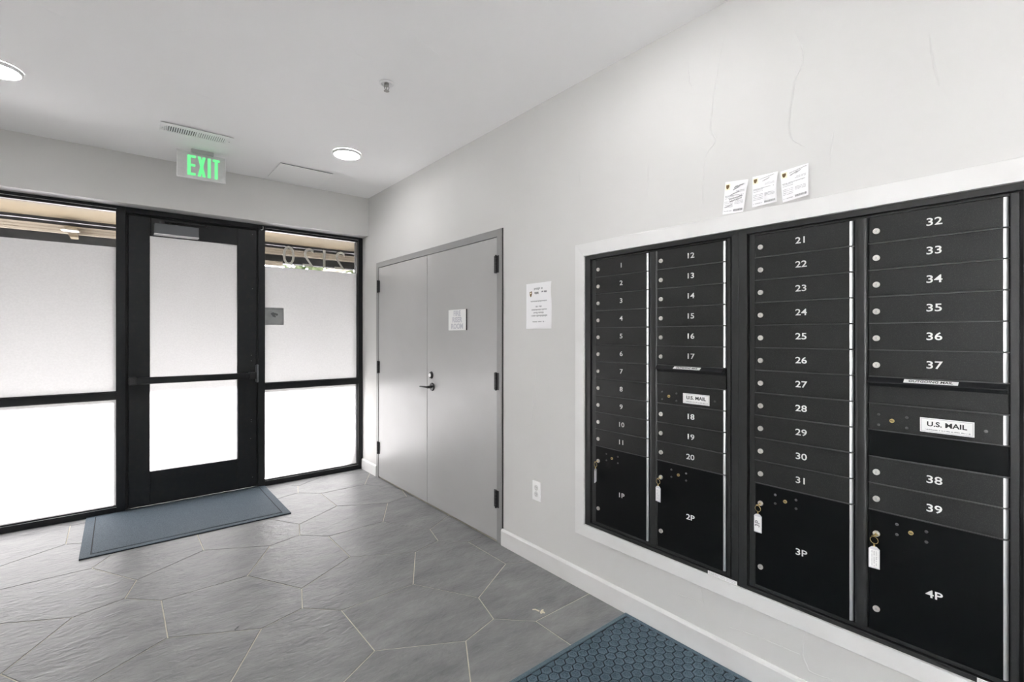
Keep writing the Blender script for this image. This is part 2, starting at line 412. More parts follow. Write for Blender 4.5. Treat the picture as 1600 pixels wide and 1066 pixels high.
# plaster ridges left by the trowel (real relief on the wall and the ceiling)
RW = [
 [(0.9717,2.6365),(0.9992,2.5219),(1.0203,2.3953),(1.0345,2.2642),(1.0132,2.2028),(1.0561,2.1475),(1.0677,2.0125),(1.0677,1.9434)],
 [(0.7057,2.5244),(0.6818,2.4416),(0.6818,2.3765),(0.7035,2.3322),(0.72,2.2307),(0.7244,2.154),(0.709,2.1069),(0.6659,2.0698)],
 [(0.3223,2.329),(0.317,2.2618),(0.3057,2.1874),(0.2983,2.1448)],
 [(0.5765,2.1046),(0.5863,2.0569),(0.5883,1.978)],
 [(1.1338,2.6519),(1.1338,2.5244),(1.1079,2.4503)],
 [(1.3494,2.2171),(1.3458,2.1245),(1.3548,2.0271)],
 [(1.7942,2.326),(1.78,2.1643)],
 [(2.2119,2.3438),(2.1822,2.15)],
 [(2.139,1.1996),(2.1488,1.0547),(2.1684,0.9079),(2.1822,0.8333),(2.2593,0.8154)],
 [(2.0352,0.829),(2.0223,0.723),(2.0151,0.5851)],
 [(1.078,0.2861),(1.0692,0.2343),(1.0575,0.1911)],
 [(1.2015,0.2067),(1.078,0.2236)],
 [(0.6738,0.2737),(0.6792,0.2002),(0.6659,0.1659),(0.6527,0.1496),(0.5844,0.1584)],
 [(0.9515,0.1722),(0.8424,0.1856),(0.6872,0.196)]]
def smooth_line(P):
    out = []
    for i in range(len(P)-1):
        p0, p1, p2, p3 = P[max(i-1, 0)], P[i], P[i+1], P[min(i+2, len(P)-1)]
        for s in range(5):
            t_ = s/5
            out.append(tuple(0.5*((2*p1[k]) + (-p0[k]+p2[k])*t_ + (2*p0[k]-5*p1[k]+4*p2[k]-p3[k])*t_**2 + (-p0[k]+3*p1[k]-3*p2[k]+p3[k])*t_**3) + random.uniform(-0.0012, 0.0012) for k in (0, 1)))
    out.append(P[-1]); return out
bm = B()
for n_, ln in enumerate(RW):
    s = smooth_line(ln); rr = 0.0042 if n_ in (0, 1, 8, 12) else 0.0030
    tube(bm, [(-0.0002, y, z) for y, z in s], lambda t_, rr=rr: rr*(0.25+0.75*math.sin(PI*min(max(t_, 0.02), 0.98))), 6, flat=0.5)
add('plaster_ridge', bm, 'wall_paint', wall_right, kind='stuff')
RC = [[(-2.2334,2.8112),(-2.0983,2.8658)],[(-1.7758,2.6968),(-1.6614,2.5562)],[(-1.9445,2.9447),(-1.8756,2.9665)],[(-1.8176,3.178),(-1.6904,3.0839)],
 [(-1.6766,3.2478),(-1.4644,3.3035)],[(-1.0678,2.6146),(-0.9766,2.6138),(-0.8629,2.5979)],[(-1.0048,2.7549),(-0.7637,2.772)],
 [(-1.1064,2.2465),(-1.0506,2.3026),(-0.9623,2.3072)],[(-0.967,1.9595),(-0.6546,2.0859)]]
bm = B()
for ln in RC:
    s = smooth_line(ln); tube(bm, [(x, y, ZC+0.0004) for x, y in s], lambda t_: 0.0022*(0.3+0.7*math.sin(PI*min(max(t_, 0.02), 0.98))), 6, flat=0.6)
add('plaster_ridge', bm, 'ceiling_paint', ceiling, kind='stuff')

# baseboards along the right wall (two runs either side of the double door)
def baseboard(name, y0, y1):
    bm = B(); h = 0.1076
    prism(bm, [(0, 0.0005), (0.014, 0.0005), (0.014, h-0.012), (0.010, h-0.004), (0.004, h), (0, h)], lambda a, b, d: (-a, d, b), y0, y1)
    return add(name, bm, 'trim_paint', kind='structure')
baseboard('baseboard_right', YB, DY0-0.001); baseboard('baseboard_right', DY1+0.001, YS)
bm = B(); box(bm, XL, XL+0.014, 0.11, YS, 0.0005, 0.1076, 0.003); add('baseboard_left', bm, 'trim_paint', kind='structure')

# ------------------------------------------------------------------ storefront
YG = 4.85   # glass plane
YE = 4.917; YD = YS+0.012
bm = B()
def stopped(bm, x0, x1, z0, z1): box(bm, x0, x1, YS, YE, z0, z1, 0.0015)
# window_1 left sidelight, window_2 right sidelight
def sidelight(name, x0, x1, jl, jr, film_top, glass_name='pane'):
    w_ = empty(name, ((x0+x1)/2, YG, 0.0), kind='structure')
    zt, zb, m0, m1 = 2.3431, 0.0567, 0.8835, 0.9375
    gx0, gx1 = x0+jl, x1-jr
    def member(nm, a, b, c, d):
        bm = B(); box(bm, a, b, YS, YE, c, d, 0.0015); add(nm, bm, 'storefront_black', w_)
    member('jamb', x0, gx0, 0.0, 2.3855); member('jamb', gx1, x1, 0.0, 2.3855)
    member('head_rail', gx0, gx1, zt+0.020, 2.3855)
    member('sill_rail', gx0, gx1, 0.0, zb-0.012)
    member('middle_rail', gx0, gx1, m0, m1)
    for (z0, z1) in ((zb, m0), (m1, zt)):
        # glazing stops: a thin proud bead round each pane
        bm = B(); s = 0.006
        box(bm, gx0, gx1, YS+0.016, YG+0.03, z1 if z1 > 2 else z1-s, (z1+0.020) if z1 > 2 else z1, 0.0008)
        box(bm, gx0, gx1, YS+0.012, YG+0.03, z0-0.012 if z0 < 0.5 else z0, z0 if z0 < 0.5 else z0+s, 0.0008)
        box(bm, gx0, gx0+s*0.6, YS+0.02, YG+0.03, z0, z1); box(bm, gx1-s*0.6, gx1, YS+0.02, YG+0.03, z0, z1)
        add('glazing_stop', bm, 'storefront_black', w_)
        bm = B(); box(bm, gx0+0.001, gx1-0.001, YG, YG+0.006, z0, z1)
        p = add(glass_name, bm, 'tinted_glass', w_)
        ft = min(z1-0.0005, film_top)
        bm = B(); vs = [bm.verts.new(v) for v in ((gx0+0.003, YG-0.0012, z0+0.0005), (gx1-0.003, YG-0.0012, z0+0.0005), (gx1-0.003, YG-0.0012, ft), (gx0+0.003, YG-0.0012, ft))]
        bm.faces.new(vs)
        add('frosted_film', bm, 'film', p, label='frosted privacy film on the pane')
    bm = B(); box(bm, gx0, gx1, YS+0.002, YS+0.014, zb-0.0125, zb-0.0105); add('sill_highlight', bm, 'aluminium', w_, label='thin bright strip painting in the sill edge highlight')  # bright strip painted in for the highlight on the black sill edge
    bm = B(); box(bm, gx0, gx1, YS+0.002, YS+0.012, zt+0.0185, zt+0.0205); add('head_highlight', bm, 'aluminium', w_, label='thin bright strip painting in the sill edge highlight')  # bright strip in place of the highlight under the head rail
    return w_
win1 = sidelight('window_1', XL, -1.9112, 0.05, 0.0543, 2.068)
win2 = sidelight('window_2', -0.9754, -0.0002, 0.0559, 0.046, 2.020)
# house number on the outside of window_2
for x, s in ((-0.705, '0'), (-0.527, '2'), (-0.375, '1'), (-0.222, '2')):
    text_on('house_digit', s, 0.262, (x, YG-0.0006, 2.128), R_OUT, 'digit_taupe', win2, xs=0.95, extrude=0.0008, bold=-0.0015)
# plaque on window_2
pq = empty('glass_plaque', (-0.826, YG-0.003, 1.477), 'small grey plaque with a dark leafy mark on the right window pane', 'sign')
bm = B(); box(bm, -0.916, -0.7496, YG-0.0035, YG-0.0013, 1.477, 1.6385, 0.0008); add('plaque_panel', bm, 'plaque_gray', pq)
bm = B(); box(bm, -0.912, -0.7545, YG-0.0041, YG-0.0036, 1.623, 1.626); box(bm, -0.7580, -0.7560, YG-0.0041, YG-0.0036, 1.482, 1.626)
add('plaque_border', bm, 'plaque_dark', pq)
bm = B(); rnd = random.Random(3)
for k in range(9):
    cx_, cz_ = -0.828+rnd.uniform(-0.026, 0.026), 1.573+rnd.uniform(-0.010, 0.012); r_ = rnd.uniform(0.007, 0.013)
    cyl(bm, (cx_, YG-0.0037-0.00005*k, cz_), (0, -1, 0), r_, 0.0003, 10)
box(bm, -0.832, -0.820, YG-0.0040, YG-0.0036, 1.548, 1.565)
add('leafy_mark', bm, 'plaque_dark', pq)

# entry door (door_1) with its frame header
d1 = empty('door_1', (-1.44, YS, 0), kind='structure')
bm = B(); box(bm, -1.9111, -0.9755, YS, YE, 2.3431, 2.3855, 0.0015); add('door_header', bm, 'storefront_black', d1)
bm = B(); box(bm, -1.9111, -1.8975, YS+0.02, YE, 0.0, 2.3431); box(bm, -0.9835, -0.9755, YS+0.02, YE, 0.0, 2.3431); box(bm, -1.8975, -0.9835, YS+0.02, YE, 2.334, 2.3431)
box(bm, -1.9111, -1.878, YD+0.048, YE, 0.0, 2.3431); box(bm, -1.003, -0.9755, YD+0.048, YE, 0.0, 2.3431); box(bm, -1.878, -1.003, YD+0.048, YE, 2.312, 2.3431)
add('door_stop', bm, 'rubber_black', d1)
LX0, LX1, LZ0, LZ1 = -1.8945, -0.9865, 0.014, 2.3290
GX0, GX1, GZ0, GZ1 = -1.7587, -1.1380, 0.2815, 2.1830
YD = YS+0.012
bm = B(); box(bm, LX0, GX0, YD, YD+0.045, LZ0, LZ1, 0.002); add('door_stile', bm, 'storefront_black', d1)
bm = B(); box(bm, GX1, LX1, YD, YD+0.045, LZ0, LZ1, 0.002); add('door_stile', bm, 'storefront_black', d1)
bm = B(); box(bm, GX0, GX1, YD+0.0005, YD+0.045, GZ1, LZ1, 0.002); add('top_rail', bm, 'storefront_black', d1)
bm = B(); box(bm, GX0, GX1, YD+0.0005, YD+0.045, LZ0, GZ0, 0.002); add('bottom_rail', bm, 'storefront_black', d1)
bm = B(); box(bm, GX0, GX1, YG-0.006, YG, GZ0, GZ1); pn = add('pane', bm, 'tinted_glass', d1)
bm = B(); bm.faces.new([bm.verts.new(v) for v in ((GX0, YG-0.0075, GZ0), (GX1, YG-0.0075, GZ0), (GX1, YG-0.0075, GZ1), (GX0, YG-0.0075, GZ1))])
add('frosted_film', bm, 'film', pn, label='frosted privacy film on the pane')
bm = B(); box(bm, -1.89, -1.0, YD-0.030, YD-0.078, 0.9935, 1.0465, 0.006, 2); pb = add('push_bar', bm, 'storefront_black', d1)
bm = B(); box(bm, -1.892, -1.845, YD-0.082, YD, 0.990, 1.050, 0.005, 2); add('bar_end_cap', bm, 'black_metal', pb)
bm = B(); box(bm, -1.058, -1.000, YD-0.082, YD, 0.990, 1.050, 0.005, 2); add('bar_end_cap', bm, 'black_metal', pb)
for zz in (0.955, 0.30, 1.95):
    bm = B(); cyl(bm, (-0.985, YS-0.006, zz), (0, 0, 1), 0.009, 0.16, 16, bev=0.002); box(bm, -0.998, -0.972, YS-0.003, YS+0.012, zz+0.004, zz+0.156)
    if zz == 0.955: add('hinge', bm, 'closer_gray', d1)
    else: bm.free()
bm = B()
for x, z in ((-1.02, 2.29), (-1.02, 1.80), (-1.03, 1.15), (-1.03, 1.20), (-1.03, 0.62), (-1.03, 0.60), (-1.02, 0.10), (-1.035, 0.45)):
    cyl(bm, (x, YD, z), (0, -1, 0), 0.0035, 0.0015, 10)
add('screw_head', bm, 'closer_gray', d1, kind='stuff')
bm = B(); box(bm, -1.9111, -0.9755, YS+0.004, YE, 0.0, 0.012, 0.001); add('threshold', bm, 'storefront_black', d1)
# door closer
cl = empty('door_closer', (-1.58, YD, 2.19), 'grey door closer box with black arm at the top of the entry door', 'door closer')
bm = B(); box(bm, -1.750, -1.420, YD-0.008, YD, 2.188, 2.325, 0.002); add('mounting_plate', bm, 'black_metal', cl)
bm = B(); box(bm, -1.7324, -1.4363, YD-0.075, YD-0.010, 2.196, 2.276, 0.003, 2); add('cover', bm, 'closer_gray', cl)
bm = B(); box(bm, -1.735, -1.4340, YD-0.077, YD-0.008, 2.186, 2.1955, 0.0015); add('cover_base', bm, 'aluminium', cl, label='silver bottom edge')
bm = B(); cyl(bm, (-1.635, YD-0.045, 2.276), (0, 0, 1), 0.013, 0.030, 16); box(bm, -1.665, -1.585, YD-0.062, YD-0.028, 2.290, 2.306, 0.004); 
tube(bm, [(-1.60, YD-0.045, 2.300), (-1.48, YD-0.058, 2.298), (-1.375, YD-0.066, 2.297)], 0.006, 8); box(bm, -1.385, -1.35, YD-0.074, YD-0.058, 2.290, 2.305, 0.003)
add('closer_arm', bm, 'black_metal', cl)
# little white hook on the mullion
bm = B(); tube(bm, [(-0.937, YS-0.001, 2.372), (-0.937, YS-0.010, 2.36), (-0.941, YS-0.016, 2.342), (-0.951, YS-0.014, 2.336), (-0.956, YS-0.008, 2.342)], 0.0028, 8)
add('wall_hook', bm, 'plastic_white', label='tiny white hook at the top of the black mullion', cat='hook', loc=(-0.94, YS, 2.36))

# unseen window added in the left wall to light the room
w3 = empty('added_window', (XL-0.08, -0.6, 0), kind='structure')
for y in (-2.10, -1.00, 0.10):
    bm = B(); box(bm, XL-0.13, XL-0.02, max(y-0.03, -2.10), min(y+0.03, 0.10), 0, 2.42, 0.002); add('jamb', bm, 'storefront_black', w3)
bm = B(); box(bm, XL-0.13, XL-0.02, -2.07, 0.07, 2.36, 2.42); add('head_rail', bm, 'storefront_black', w3)
bm = B(); box(bm, XL-0.13, XL-0.02, -2.07, 0.07, 0.0, 0.08); add('sill_rail', bm, 'storefront_black', w3)
for ya, yb in ((-2.07, -1.03), (-0.97, 0.07)):
    bm = B(); box(bm, XL-0.078, XL-0.072, ya, yb, 0.08, 2.36); p = add('pane', bm, 'clear_glass', w3)
    bm = B(); bm.faces.new([bm.verts.new(v) for v in ((XL-0.0705, ya, 0.08), (XL-0.0705, yb, 0.08), (XL-0.0705, yb, 2.36), (XL-0.0705, ya, 2.36))])
    add('frosted_film', bm, 'film_fill', p)

# ------------------------------------------------------------------ fire riser double door (door_2)
d2 = empty('door_2', (0, (DY0+DY1)/2, 0), kind='structure')
FW = 0.0508; XF = -0.010
bm = B()
box(bm, XF, 0.125, DY0, DY0+FW-0.002, 0.0005, DZ, 0.002); box(bm, XF, 0.125, DY1-FW+0.002, DY1, 0.0005, DZ, 0.002)
box(bm, XF+0.0002, 0.125, DY0+0.002, DY1-0.002, DZ-FW+0.002, DZ-0.0002, 0.002)
add('door_frame', bm, 'frame_gray', d2)
bm = B(); box(bm, -0.0006, 0.004, DY0-0.010, DY0+0.012, 0.1076, DZ+0.002); add('gap_shade_strip', bm, 'rubber_black', d2, label='black strip painting in the shade of the gap between frame and wall')  # solid black strip stands in for shade in the frame gap
MEET = 3.4517
for nm, ya, yb in (('door_leaf', MEET+0.0025, DY1-FW-0.001), ('door_leaf', DY0+FW+0.001, MEET-0.0025)):
    bm = B(); box(bm, -0.006, 0.038, ya, yb, 0.012, DZ-FW-0.002, 0.0015)
    lf = add(nm, bm, 'door_gray', d2)
bm = B()
box(bm, 0.040, 0.044, DY0, DY1, 0.0, DZ); add('door_core', bm, 'rubber_black', d2)
right_leaf = lf
for ys, zlist in ((DY0+FW, (1.852, 1.073, 0.292)), (DY1-FW, (1.852, 1.073, 0.292))):
    for zz in zlist:
        bm = B(); hh = 0.057
        for s in range(5):
            z0 = zz-hh+s*hh*0.4; cyl(bm, (-0.0165, ys, z0+0.0008), (0, 0, 1), 0.0075, hh*0.4-0.0016, 14)
        cyl(bm, (-0.0165, ys, zz-hh-0.004), (0, 0, 1), 0.005, 2*hh+0.008, 12)
        box(bm, -0.0125, -0.006, ys-0.026, ys+0.026, zz-hh, zz+hh, 0.001)
        add('hinge', bm, 'black_metal', d2, smooth=False)
# lever, rosette and deadbolt on the right leaf
bm = B(); cyl(bm, (-0.006, 3.3660, 0.9655), (-1, 0, 0), 0.033, 0.010, 28, bev=0.004); cyl(bm, (-0.016, 3.366, 0.9655), (-1, 0, 0), 0.011, 0.038, 16)
tube(bm, [(-0.050, 3.366, 0.9655), (-0.058, 3.385, 0.9655), (-0.058, 3.43, 0.965), (-0.056, 3.478, 0.963)], lambda t_: 0.0105-0.003*t_, 12, flat=0.75)
add('lever_handle', bm, 'black_metal', right_leaf)
bm = B(); cyl(bm, (-0.006, 3.382, 1.0590), (-1, 0, 0), 0.030, 0.014, 28, r2=0.024, bev=0.003)
add('deadbolt', bm, 'black_metal', right_leaf)
bm = B(); cyl(bm, (-0.020, 3.384, 1.0590), (-1, 0, 0), 0.016, 0.002, 22); add('deadbolt_face', bm, 'aluminium', right_leaf)
# FIRE RISER ROOM sign
sg = empty('door_sign', (-0.006, 2.993, 1.417), 'white plastic FIRE RISER ROOM sign on the right grey door', 'sign')
bm = B(); box(bm, -0.0065, -0.014, 2.8746, 3.1113, 1.4165, 1.570, 0.001); add('sign_panel', bm, 'label_white', sg)
bm = B(); box(bm, -0.0062, -0.0145, 2.8700, 2.8744, 1.4165, 1.570); add('sign_edge', bm, 'ink_black', sg, label='black side edge')
for k, s in enumerate(('FIRE', 'RISER', 'ROOM')):
    text_on('lettering', s, 0.054, (-0.0144, 2.992, 1.541-0.0480*k), R_WALL, 'sign_letter', sg, xs=1.0, bold=0.0016)

# ------------------------------------------------------------------ notice, outlet
def curled_sheet(y0, y1, z0, z1, fn_depth, nu=14, nv=14, corners=None):
    """thin sheet, y1 is its left side; fn_depth(s,t)-> gap from the wall; corners [(y,z) tl,tr,br,bl]"""
    bm = B(); th = 0.0004
    def P(s, t):
        if corners:
            tl, tr, br, bl = [Vector(c) for c in corners]
            q = (tl.lerp(tr, s)).lerp(bl.lerp(br, s), t); return q.x, q.y
        return y1+(y0-y1)*s, z1+(z0-z1)*t
    for off in (0, th):
        g = []
        for i in range(nu+1):
            row = []
            for j in range(nv+1):
                y, z = P(i/nu, j/nv); row.append(bm.verts.new((-fn_depth(i/nu, j/nv)-0.0006+off, y, z)))
            g.append(row)
        for i in range(nu):
            for j in range(nv):
                f = bm.faces.new((g[i][j], g[i+1][j], g[i+1][j+1], g[i][j+1])); f.smooth = True
    return bm, P
def sheet_printer(P, depth, step=0.12):
    """fn(s,t,d) -> world on the curled sheet"""
    def fn(s, t, d): 
        y, z = P(s, t); return (-depth(s, t)-0.0010-d, y, z)
    return fn
def smarks(bm, fn, s0, s1, t0, h, seed, dens=0.75, wid=(0.012, 0.035)):
    rnd = random.Random(seed); s = s0
    while s < s1:
        wd = min(rnd.uniform(*wid), s1-s)
        if rnd.random() < dens:
            hh = h*rnd.uniform(0.6, 1); a = s+wd*0.85
            prism(bm, [(s, t0), (a, t0), (a, t0+hh), (s, t0+hh)], fn, 0, 0.0003)
        s += wd
nd = lambda s, t: 0.0015 + 0.006*max(0, s-0.8)/0.2*(0.5+0.5*math.sin(t*7)) + 0.0015*math.sin(t*11)*s + 0.003*max(0, t-0.85)/0.15*(0.5+0.5*math.sin(s*23))
no = empty('notice_sheet', (0, 2.112, 1.418), 'white printed delivery notice taped to the wall beside the grey double door', 'notice')
bm, P_ = curled_sheet(2.0002, 2.2250, 1.419, 1.6955, nd, 18, 22)
add('paper_sheet', bm, 'paper', no)
fn = sheet_printer(P_, nd)
bm = B(); prism(bm, [(0.14, 0.19), (0.23, 0.17), (0.24, 0.22), (0.215, 0.28), (0.18, 0.305), (0.15, 0.26)], fn, 0, 0.0004); add('shield_logo', bm, 'logo_brown', no, label='small brown shield logo')
bm = B(); prism(bm, [(0.165, 0.205), (0.21, 0.20), (0.21, 0.225), (0.165, 0.23)], fn, 0.0004, 0.0007); add('logo_mark', bm, 'logo_yellow', no)
bm = B(); smarks(bm, fn, 0.32, 0.66, 0.105, 0.055, 1, 0.9, (0.025, 0.045)); add('printed_line', bm, 'ink_light', no)
bm = B(); smarks(bm, fn, 0.34, 0.50, 0.195, 0.06, 2, 0.95, (0.02, 0.04)); add('printed_line', bm, 'ink_gray', no); bm = B(); smarks(bm, fn, 0.62, 0.82, 0.185, 0.040, 3, 0.95, (0.02, 0.03)); add('printed_line', bm, 'ink_gray', no)
bm = B()
for a, b_2, t_, h_, sd_ in ((0.18, 0.82, 0.385, 0.032, 4), (0.38, 0.62, 0.50, 0.035, 5), (0.22, 0.82, 0.57, 0.035, 6), (0.30, 0.70, 0.635, 0.04, 7), (0.18, 0.84, 0.70, 0.042, 8), (0.26, 0.76, 0.835, 0.030, 9)):
    smarks(bm, fn, a, b_2, t_, h_, sd_, 0.85, (0.018, 0.04))
add('printed_line', bm, 'ink_light', no, kind='stuff')

ou = empty('wall_outlet', (0, 2.128, 0.44), 'white duplex power outlet low on the wall under the paper notice', 'outlet')
OY, OZ = 2.1285, 0.4400
bm = B(); box(bm, -0.0005, -0.0075, OY-0.0355, OY+0.0355, OZ-0.0585, OZ+0.0585, 0.003, 2); add('cover_plate', bm, 'plastic_white', ou)
for dz in (0.0195, -0.0195):
    bm = B(); cyl(bm, (-0.0075, OY, OZ+dz), (-1, 0, 0), 0.0168, 0.0018, 24, bev=0.0006); sk = add('socket', bm, 'outlet_face', ou)
    bm = B(); box(bm, -0.0094, -0.0097, OY+0.0055, OY+0.0077, OZ+dz-0.001, OZ+dz+0.008); box(bm, -0.0094, -0.0097, OY-0.0077, OY-0.0055, OZ+dz-0.001, OZ+dz+0.007); cyl(bm, (-0.0094, OY, OZ+dz-0.0085), (-1, 0, 0), 0.0025, 0.0003, 10)
    add('socket_slot', bm, 'ink_gray', sk)
bm = B(); cyl(bm, (-0.0075, OY, OZ), (-1, 0, 0), 0.0032, 0.0012, 12); add('screw', bm, 'outlet_face', ou)

# ------------------------------------------------------------------ mailbox surround (trim_1)
bm = B()
frame_ring(bm, 0.027, 1.8027, 0.2969, 1.8733, 0.0625, 0.0615, 0.0620, 0.0665, -0.016, 0.0)
bmesh.ops.bevel(bm, geom=[e for e in bm.edges], offset=0.0012, segments=1, affect='EDGES')
add('trim_1', bm, 'trim_paint', kind='structure')

# ------------------------------------------------------------------ mailbox units
PITCH, ZTOP, ZPAR, ZBOT = 0.0889, 1.7743, 0.7964, 0.3935
RN = 0.0105   # rolled edge radius
DF = -0.0045  # door face x
door_cache = {}
def door_mesh(width, h, gap=0.0022):
    key = (round(width, 4), round(h, 4))
    if key in door_cache: return door_cache[key]
    # profile in (u, x): u from left 0 to right width; rolled right edge
    pts = [(gap+0.003, DF), (width-gap-RN, DF)]
    for s in range(1, 8):
        a = PI/2*s/7; pts.append((width-gap-RN+RN*math.sin(a), DF+RN*(1-math.cos(a))))
    pts.append((width-gap, 0.012)); pts.append((gap, 0.012)); pts.append((gap, DF+0.003))
    bm = B(); z0, z1 = gap*1.15, h-gap*1.15
    lo = [bm.verts.new((x, -u, z0)) for u, x in pts]; hi = [bm.verts.new((x, -u, z1)) for u, x in pts]
    n = len(pts)
    for i in range(n):
        f = bm.faces.new((lo[i], lo[(i+1) % n], hi[(i+1) % n], hi[i]))
        if 1 <= i <= 7: f.smooth = True
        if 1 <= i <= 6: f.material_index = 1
    bm.faces.new(lo); bm.faces.new(hi)
    me = mesh_of(bm, 'compartment_door'); me.materials.append(MATS['parcel_black' if h > 0.2 else 'mail_black']); me.materials.append(MATS['edge_highlight']); door_cache[key] = me; return me
def lock_mesh():
    bm = B(); cyl(bm, (0, 0, 0), (-1, 0, 0), 0.0098, 0.0055, 24, bev=0.0016)
    tube(bm, [(-0.0057, 0.0052*math.cos(2*PI*i/18), 0.0052*math.sin(2*PI*i/18)) for i in range(18)], 0.0006, 5, closed=True, mi=0)
    box(bm, -0.0054, -0.0059, -0.0007, 0.0007, -0.0035, 0.0035, mi=1)
    me = mesh_of(bm, 'lock'); me.materials.append(MATS['lock_nickel']); me.materials.append(MATS['ink_gray']); return me
LOCK = lock_mesh()
def core_mesh():
    bm = B(); cyl(bm, (0, 0, 0), (-1, 0, 0), 0.0065, 0.0040, 20, bev=0.001); box(bm, -0.0040, -0.0044, -0.0042, 0.0042, -0.0009, 0.0009, mi=1)
    me = mesh_of(bm, 'master_lock'); me.materials.append(MATS['brass']); me.materials.append(MATS['ink_black']); return me
CORE = core_mesh()
def stud_mesh():
    bm = B(); n = 12
    for k, (r, x) in enumerate(((0.0046, 0), (0.0042, -0.0020), (0.0026, -0.0034))): pass
    rings = [[bm.verts.new((x, r*math.cos(2*PI*i/n), r*math.sin(2*PI*i/n))) for i in range(n)] for r, x in ((0.0046, 0), (0.0042, -0.0020), (0.0026, -0.0034))]
    for a0, b0 in zip(rings, rings[1:]):
        for i in range(n): f = bm.faces.new((a0[i], a0[(i+1) % n], b0[(i+1) % n], b0[i])); f.smooth = True
    f = bm.faces.new(rings[-1]); f.smooth = True
    me = mesh_of(bm, 'rivet'); me.materials.append(MATS['lip_gray']); return me
RIVET = stud_mesh()
CW = 0.331
cols = {1: 1.6705, 2: 1.2950, 3: 0.8492, 4: 0.4782}     # left edge y of each column
NUMX = {1: 1.50, 2: 1.1245, 3: 0.682, 4: 0.3095}
def outer_unit(name, y0, y1, label, lab_frame):
    u = empty(name, (0, (y0+y1)/2, MZ0), label, 'mailbox', 'mailbox units in the wall')
    return u
unitA = outer_unit('mailbox_unit', 0.912, MY1, 'black wall mailbox unit holding doors 1 to 20 and parcel lockers 1P and 2P', '')
unitB = outer_unit('mailbox_unit', MY0, 0.912, 'black wall mailbox unit holding doors 21 to 39 and parcel lockers 3P and 4P', '')
def body(u, y0, y1, fl, fr, cl_, cr_):
    """outer flange, recess, inner frame with openings for columns cl_ (left) and cr_ (right)"""
    zt, zb = MZ1-0.0005, MZ0+0.0005; ft, fb = 0.0205, 0.016
    bm = B(); frame_ring(bm, y0, y1, zb, zt, fl, fr, fb, ft, -0.0045, 0.10)
    bmesh.ops.bevel(bm, geom=list(bm.edges), offset=0.0008, segments=1, affect='EDGES')
    add('flange', bm, 'mail_frame', u)
    iy0, iy1, iz0, iz1 = y0+fr+0.0075, y1-fl-0.0085, zb+fb+0.004, zt-ft-0.004
    bm = B(); box(bm, 0.010, 0.10, y0+fr+0.0005, y1-fl-0.0005, zb+fb, zt-ft); add('cabinet_body', bm, 'rubber_black', u)
    # inner frame : stiles, top, bottom
    L_, R_ = cols[cl_], cols[cr_]
    FX = 0.0025
    def st(nm, a, b, c, d, bev=0.0012): 
        bm = B(); box(bm, FX, 0.0105, a, b, c, d, bev); add(nm, bm, 'mail_frame', u)
    st('frame_stile', L_, iy1, iz0, iz1); st('frame_stile', iy0, R_-CW, iz0, iz1)
    st('frame_rail', R_-CW, L_, ZTOP+0.001, iz1); st('frame_rail', R_-CW, L_, iz0, ZBOT-0.001)
    # rounded centre mullion
    bm = B(); a, b = R_+0.0005, L_-CW-0.0005; pts = []
    for s in range(13):
        t_ = s/12; y = a+(b-a)*t_; x = -0.0025 + 0.007*abs(2*t_-1)**4
        pts.append((y, x))
    lo = [bm.verts.new((x, y, ZBOT)) for y, x in pts]+[bm.verts.new((0.0105, b, ZBOT)), bm.verts.new((0.0105, a, ZBOT))]
    hi = [bm.verts.new((x, y, ZTOP)) for y, x in pts]+[bm.verts.new((0.0105, b, ZTOP)), bm.verts.new((0.0105, a, ZTOP))]
    n = len(lo)
    for i in range(n):
        f = bm.faces.new((lo[i], lo[(i+1) % n], hi[(i+1) % n], hi[i])); f.smooth = i < 12
    bm.faces.new(lo); bm.faces.new(hi)
    add('centre_mullion', bm, 'mail_frame', u)
    for c in (cl_, cr_):     # thin shelf lips between the doors
        for i in range(1, 11):
            z = ZTOP-PITCH*i
            bm = B(); box(bm, -0.0040, 0.0105, cols[c]-CW, cols[c], z-0.0011, z+0.0011); add('shelf_lip', bm, 'lip_gray', u)
        z = ZPAR; bm = B(); box(bm, -0.0040, 0.0105, cols[c]-CW, cols[c], z-0.0011, z+0.0011); add('shelf_lip', bm, 'lip_gray', u)
body(unitA, 0.912, MY1-0.0005, 0.036, 0.029, 1, 2)
body(unitB, MY0+0.0005, 0.9118, 0.033, 0.032, 3, 4)
def tenant(u, c, row, num):
    y = cols[c]; zb = ZTOP-PITCH*(row+1); L = (0, y, zb)
    dr = link('compartment_door', door_mesh(CW, PITCH), 'mail_black', u, L); dr['label'] = 'compartment door numbered %s' % num
    link('lock', LOCK, None, dr, (DF, y-0.0235, zb+PITCH*0.437))
    text_on('door_number', num, 0.0330, (DF-0.0003, NUMX[c], zb+PITCH*0.497), R_WALL, 'number_white', dr, xs=1.22, extrude=0.0003, bold=0.0004)
def parcel(u, c, num):
    y = cols[c]; L = (0, y, ZBOT); h = ZPAR-ZBOT
    dr = link('parcel_door', door_mesh(CW, h), 'parcel_black', u, L); dr['label'] = 'parcel locker door marked %s' % num
    link('lock', LOCK, None, dr, (DF, y-0.0235, 0.7195)); link('lock', LOCK, None, dr, (DF, y-0.0235, 0.4700))
    link('master_lock', CORE, None, dr, (DF, y-0.1130, 0.7498))
    for du, z in ((0.0774, 0.7660), (0.0774, 0.7330), (0.1505, 0.7655), (0.1505, 0.7335)):
        link('rivet', RIVET, None, dr, (DF, y-du, z))
    text_on('door_number', num, 0.0330, (DF-0.0003, NUMX[c], 0.574), R_WALL, 'number_white', dr, xs=1.22, extrude=0.0003, bold=0.0004)
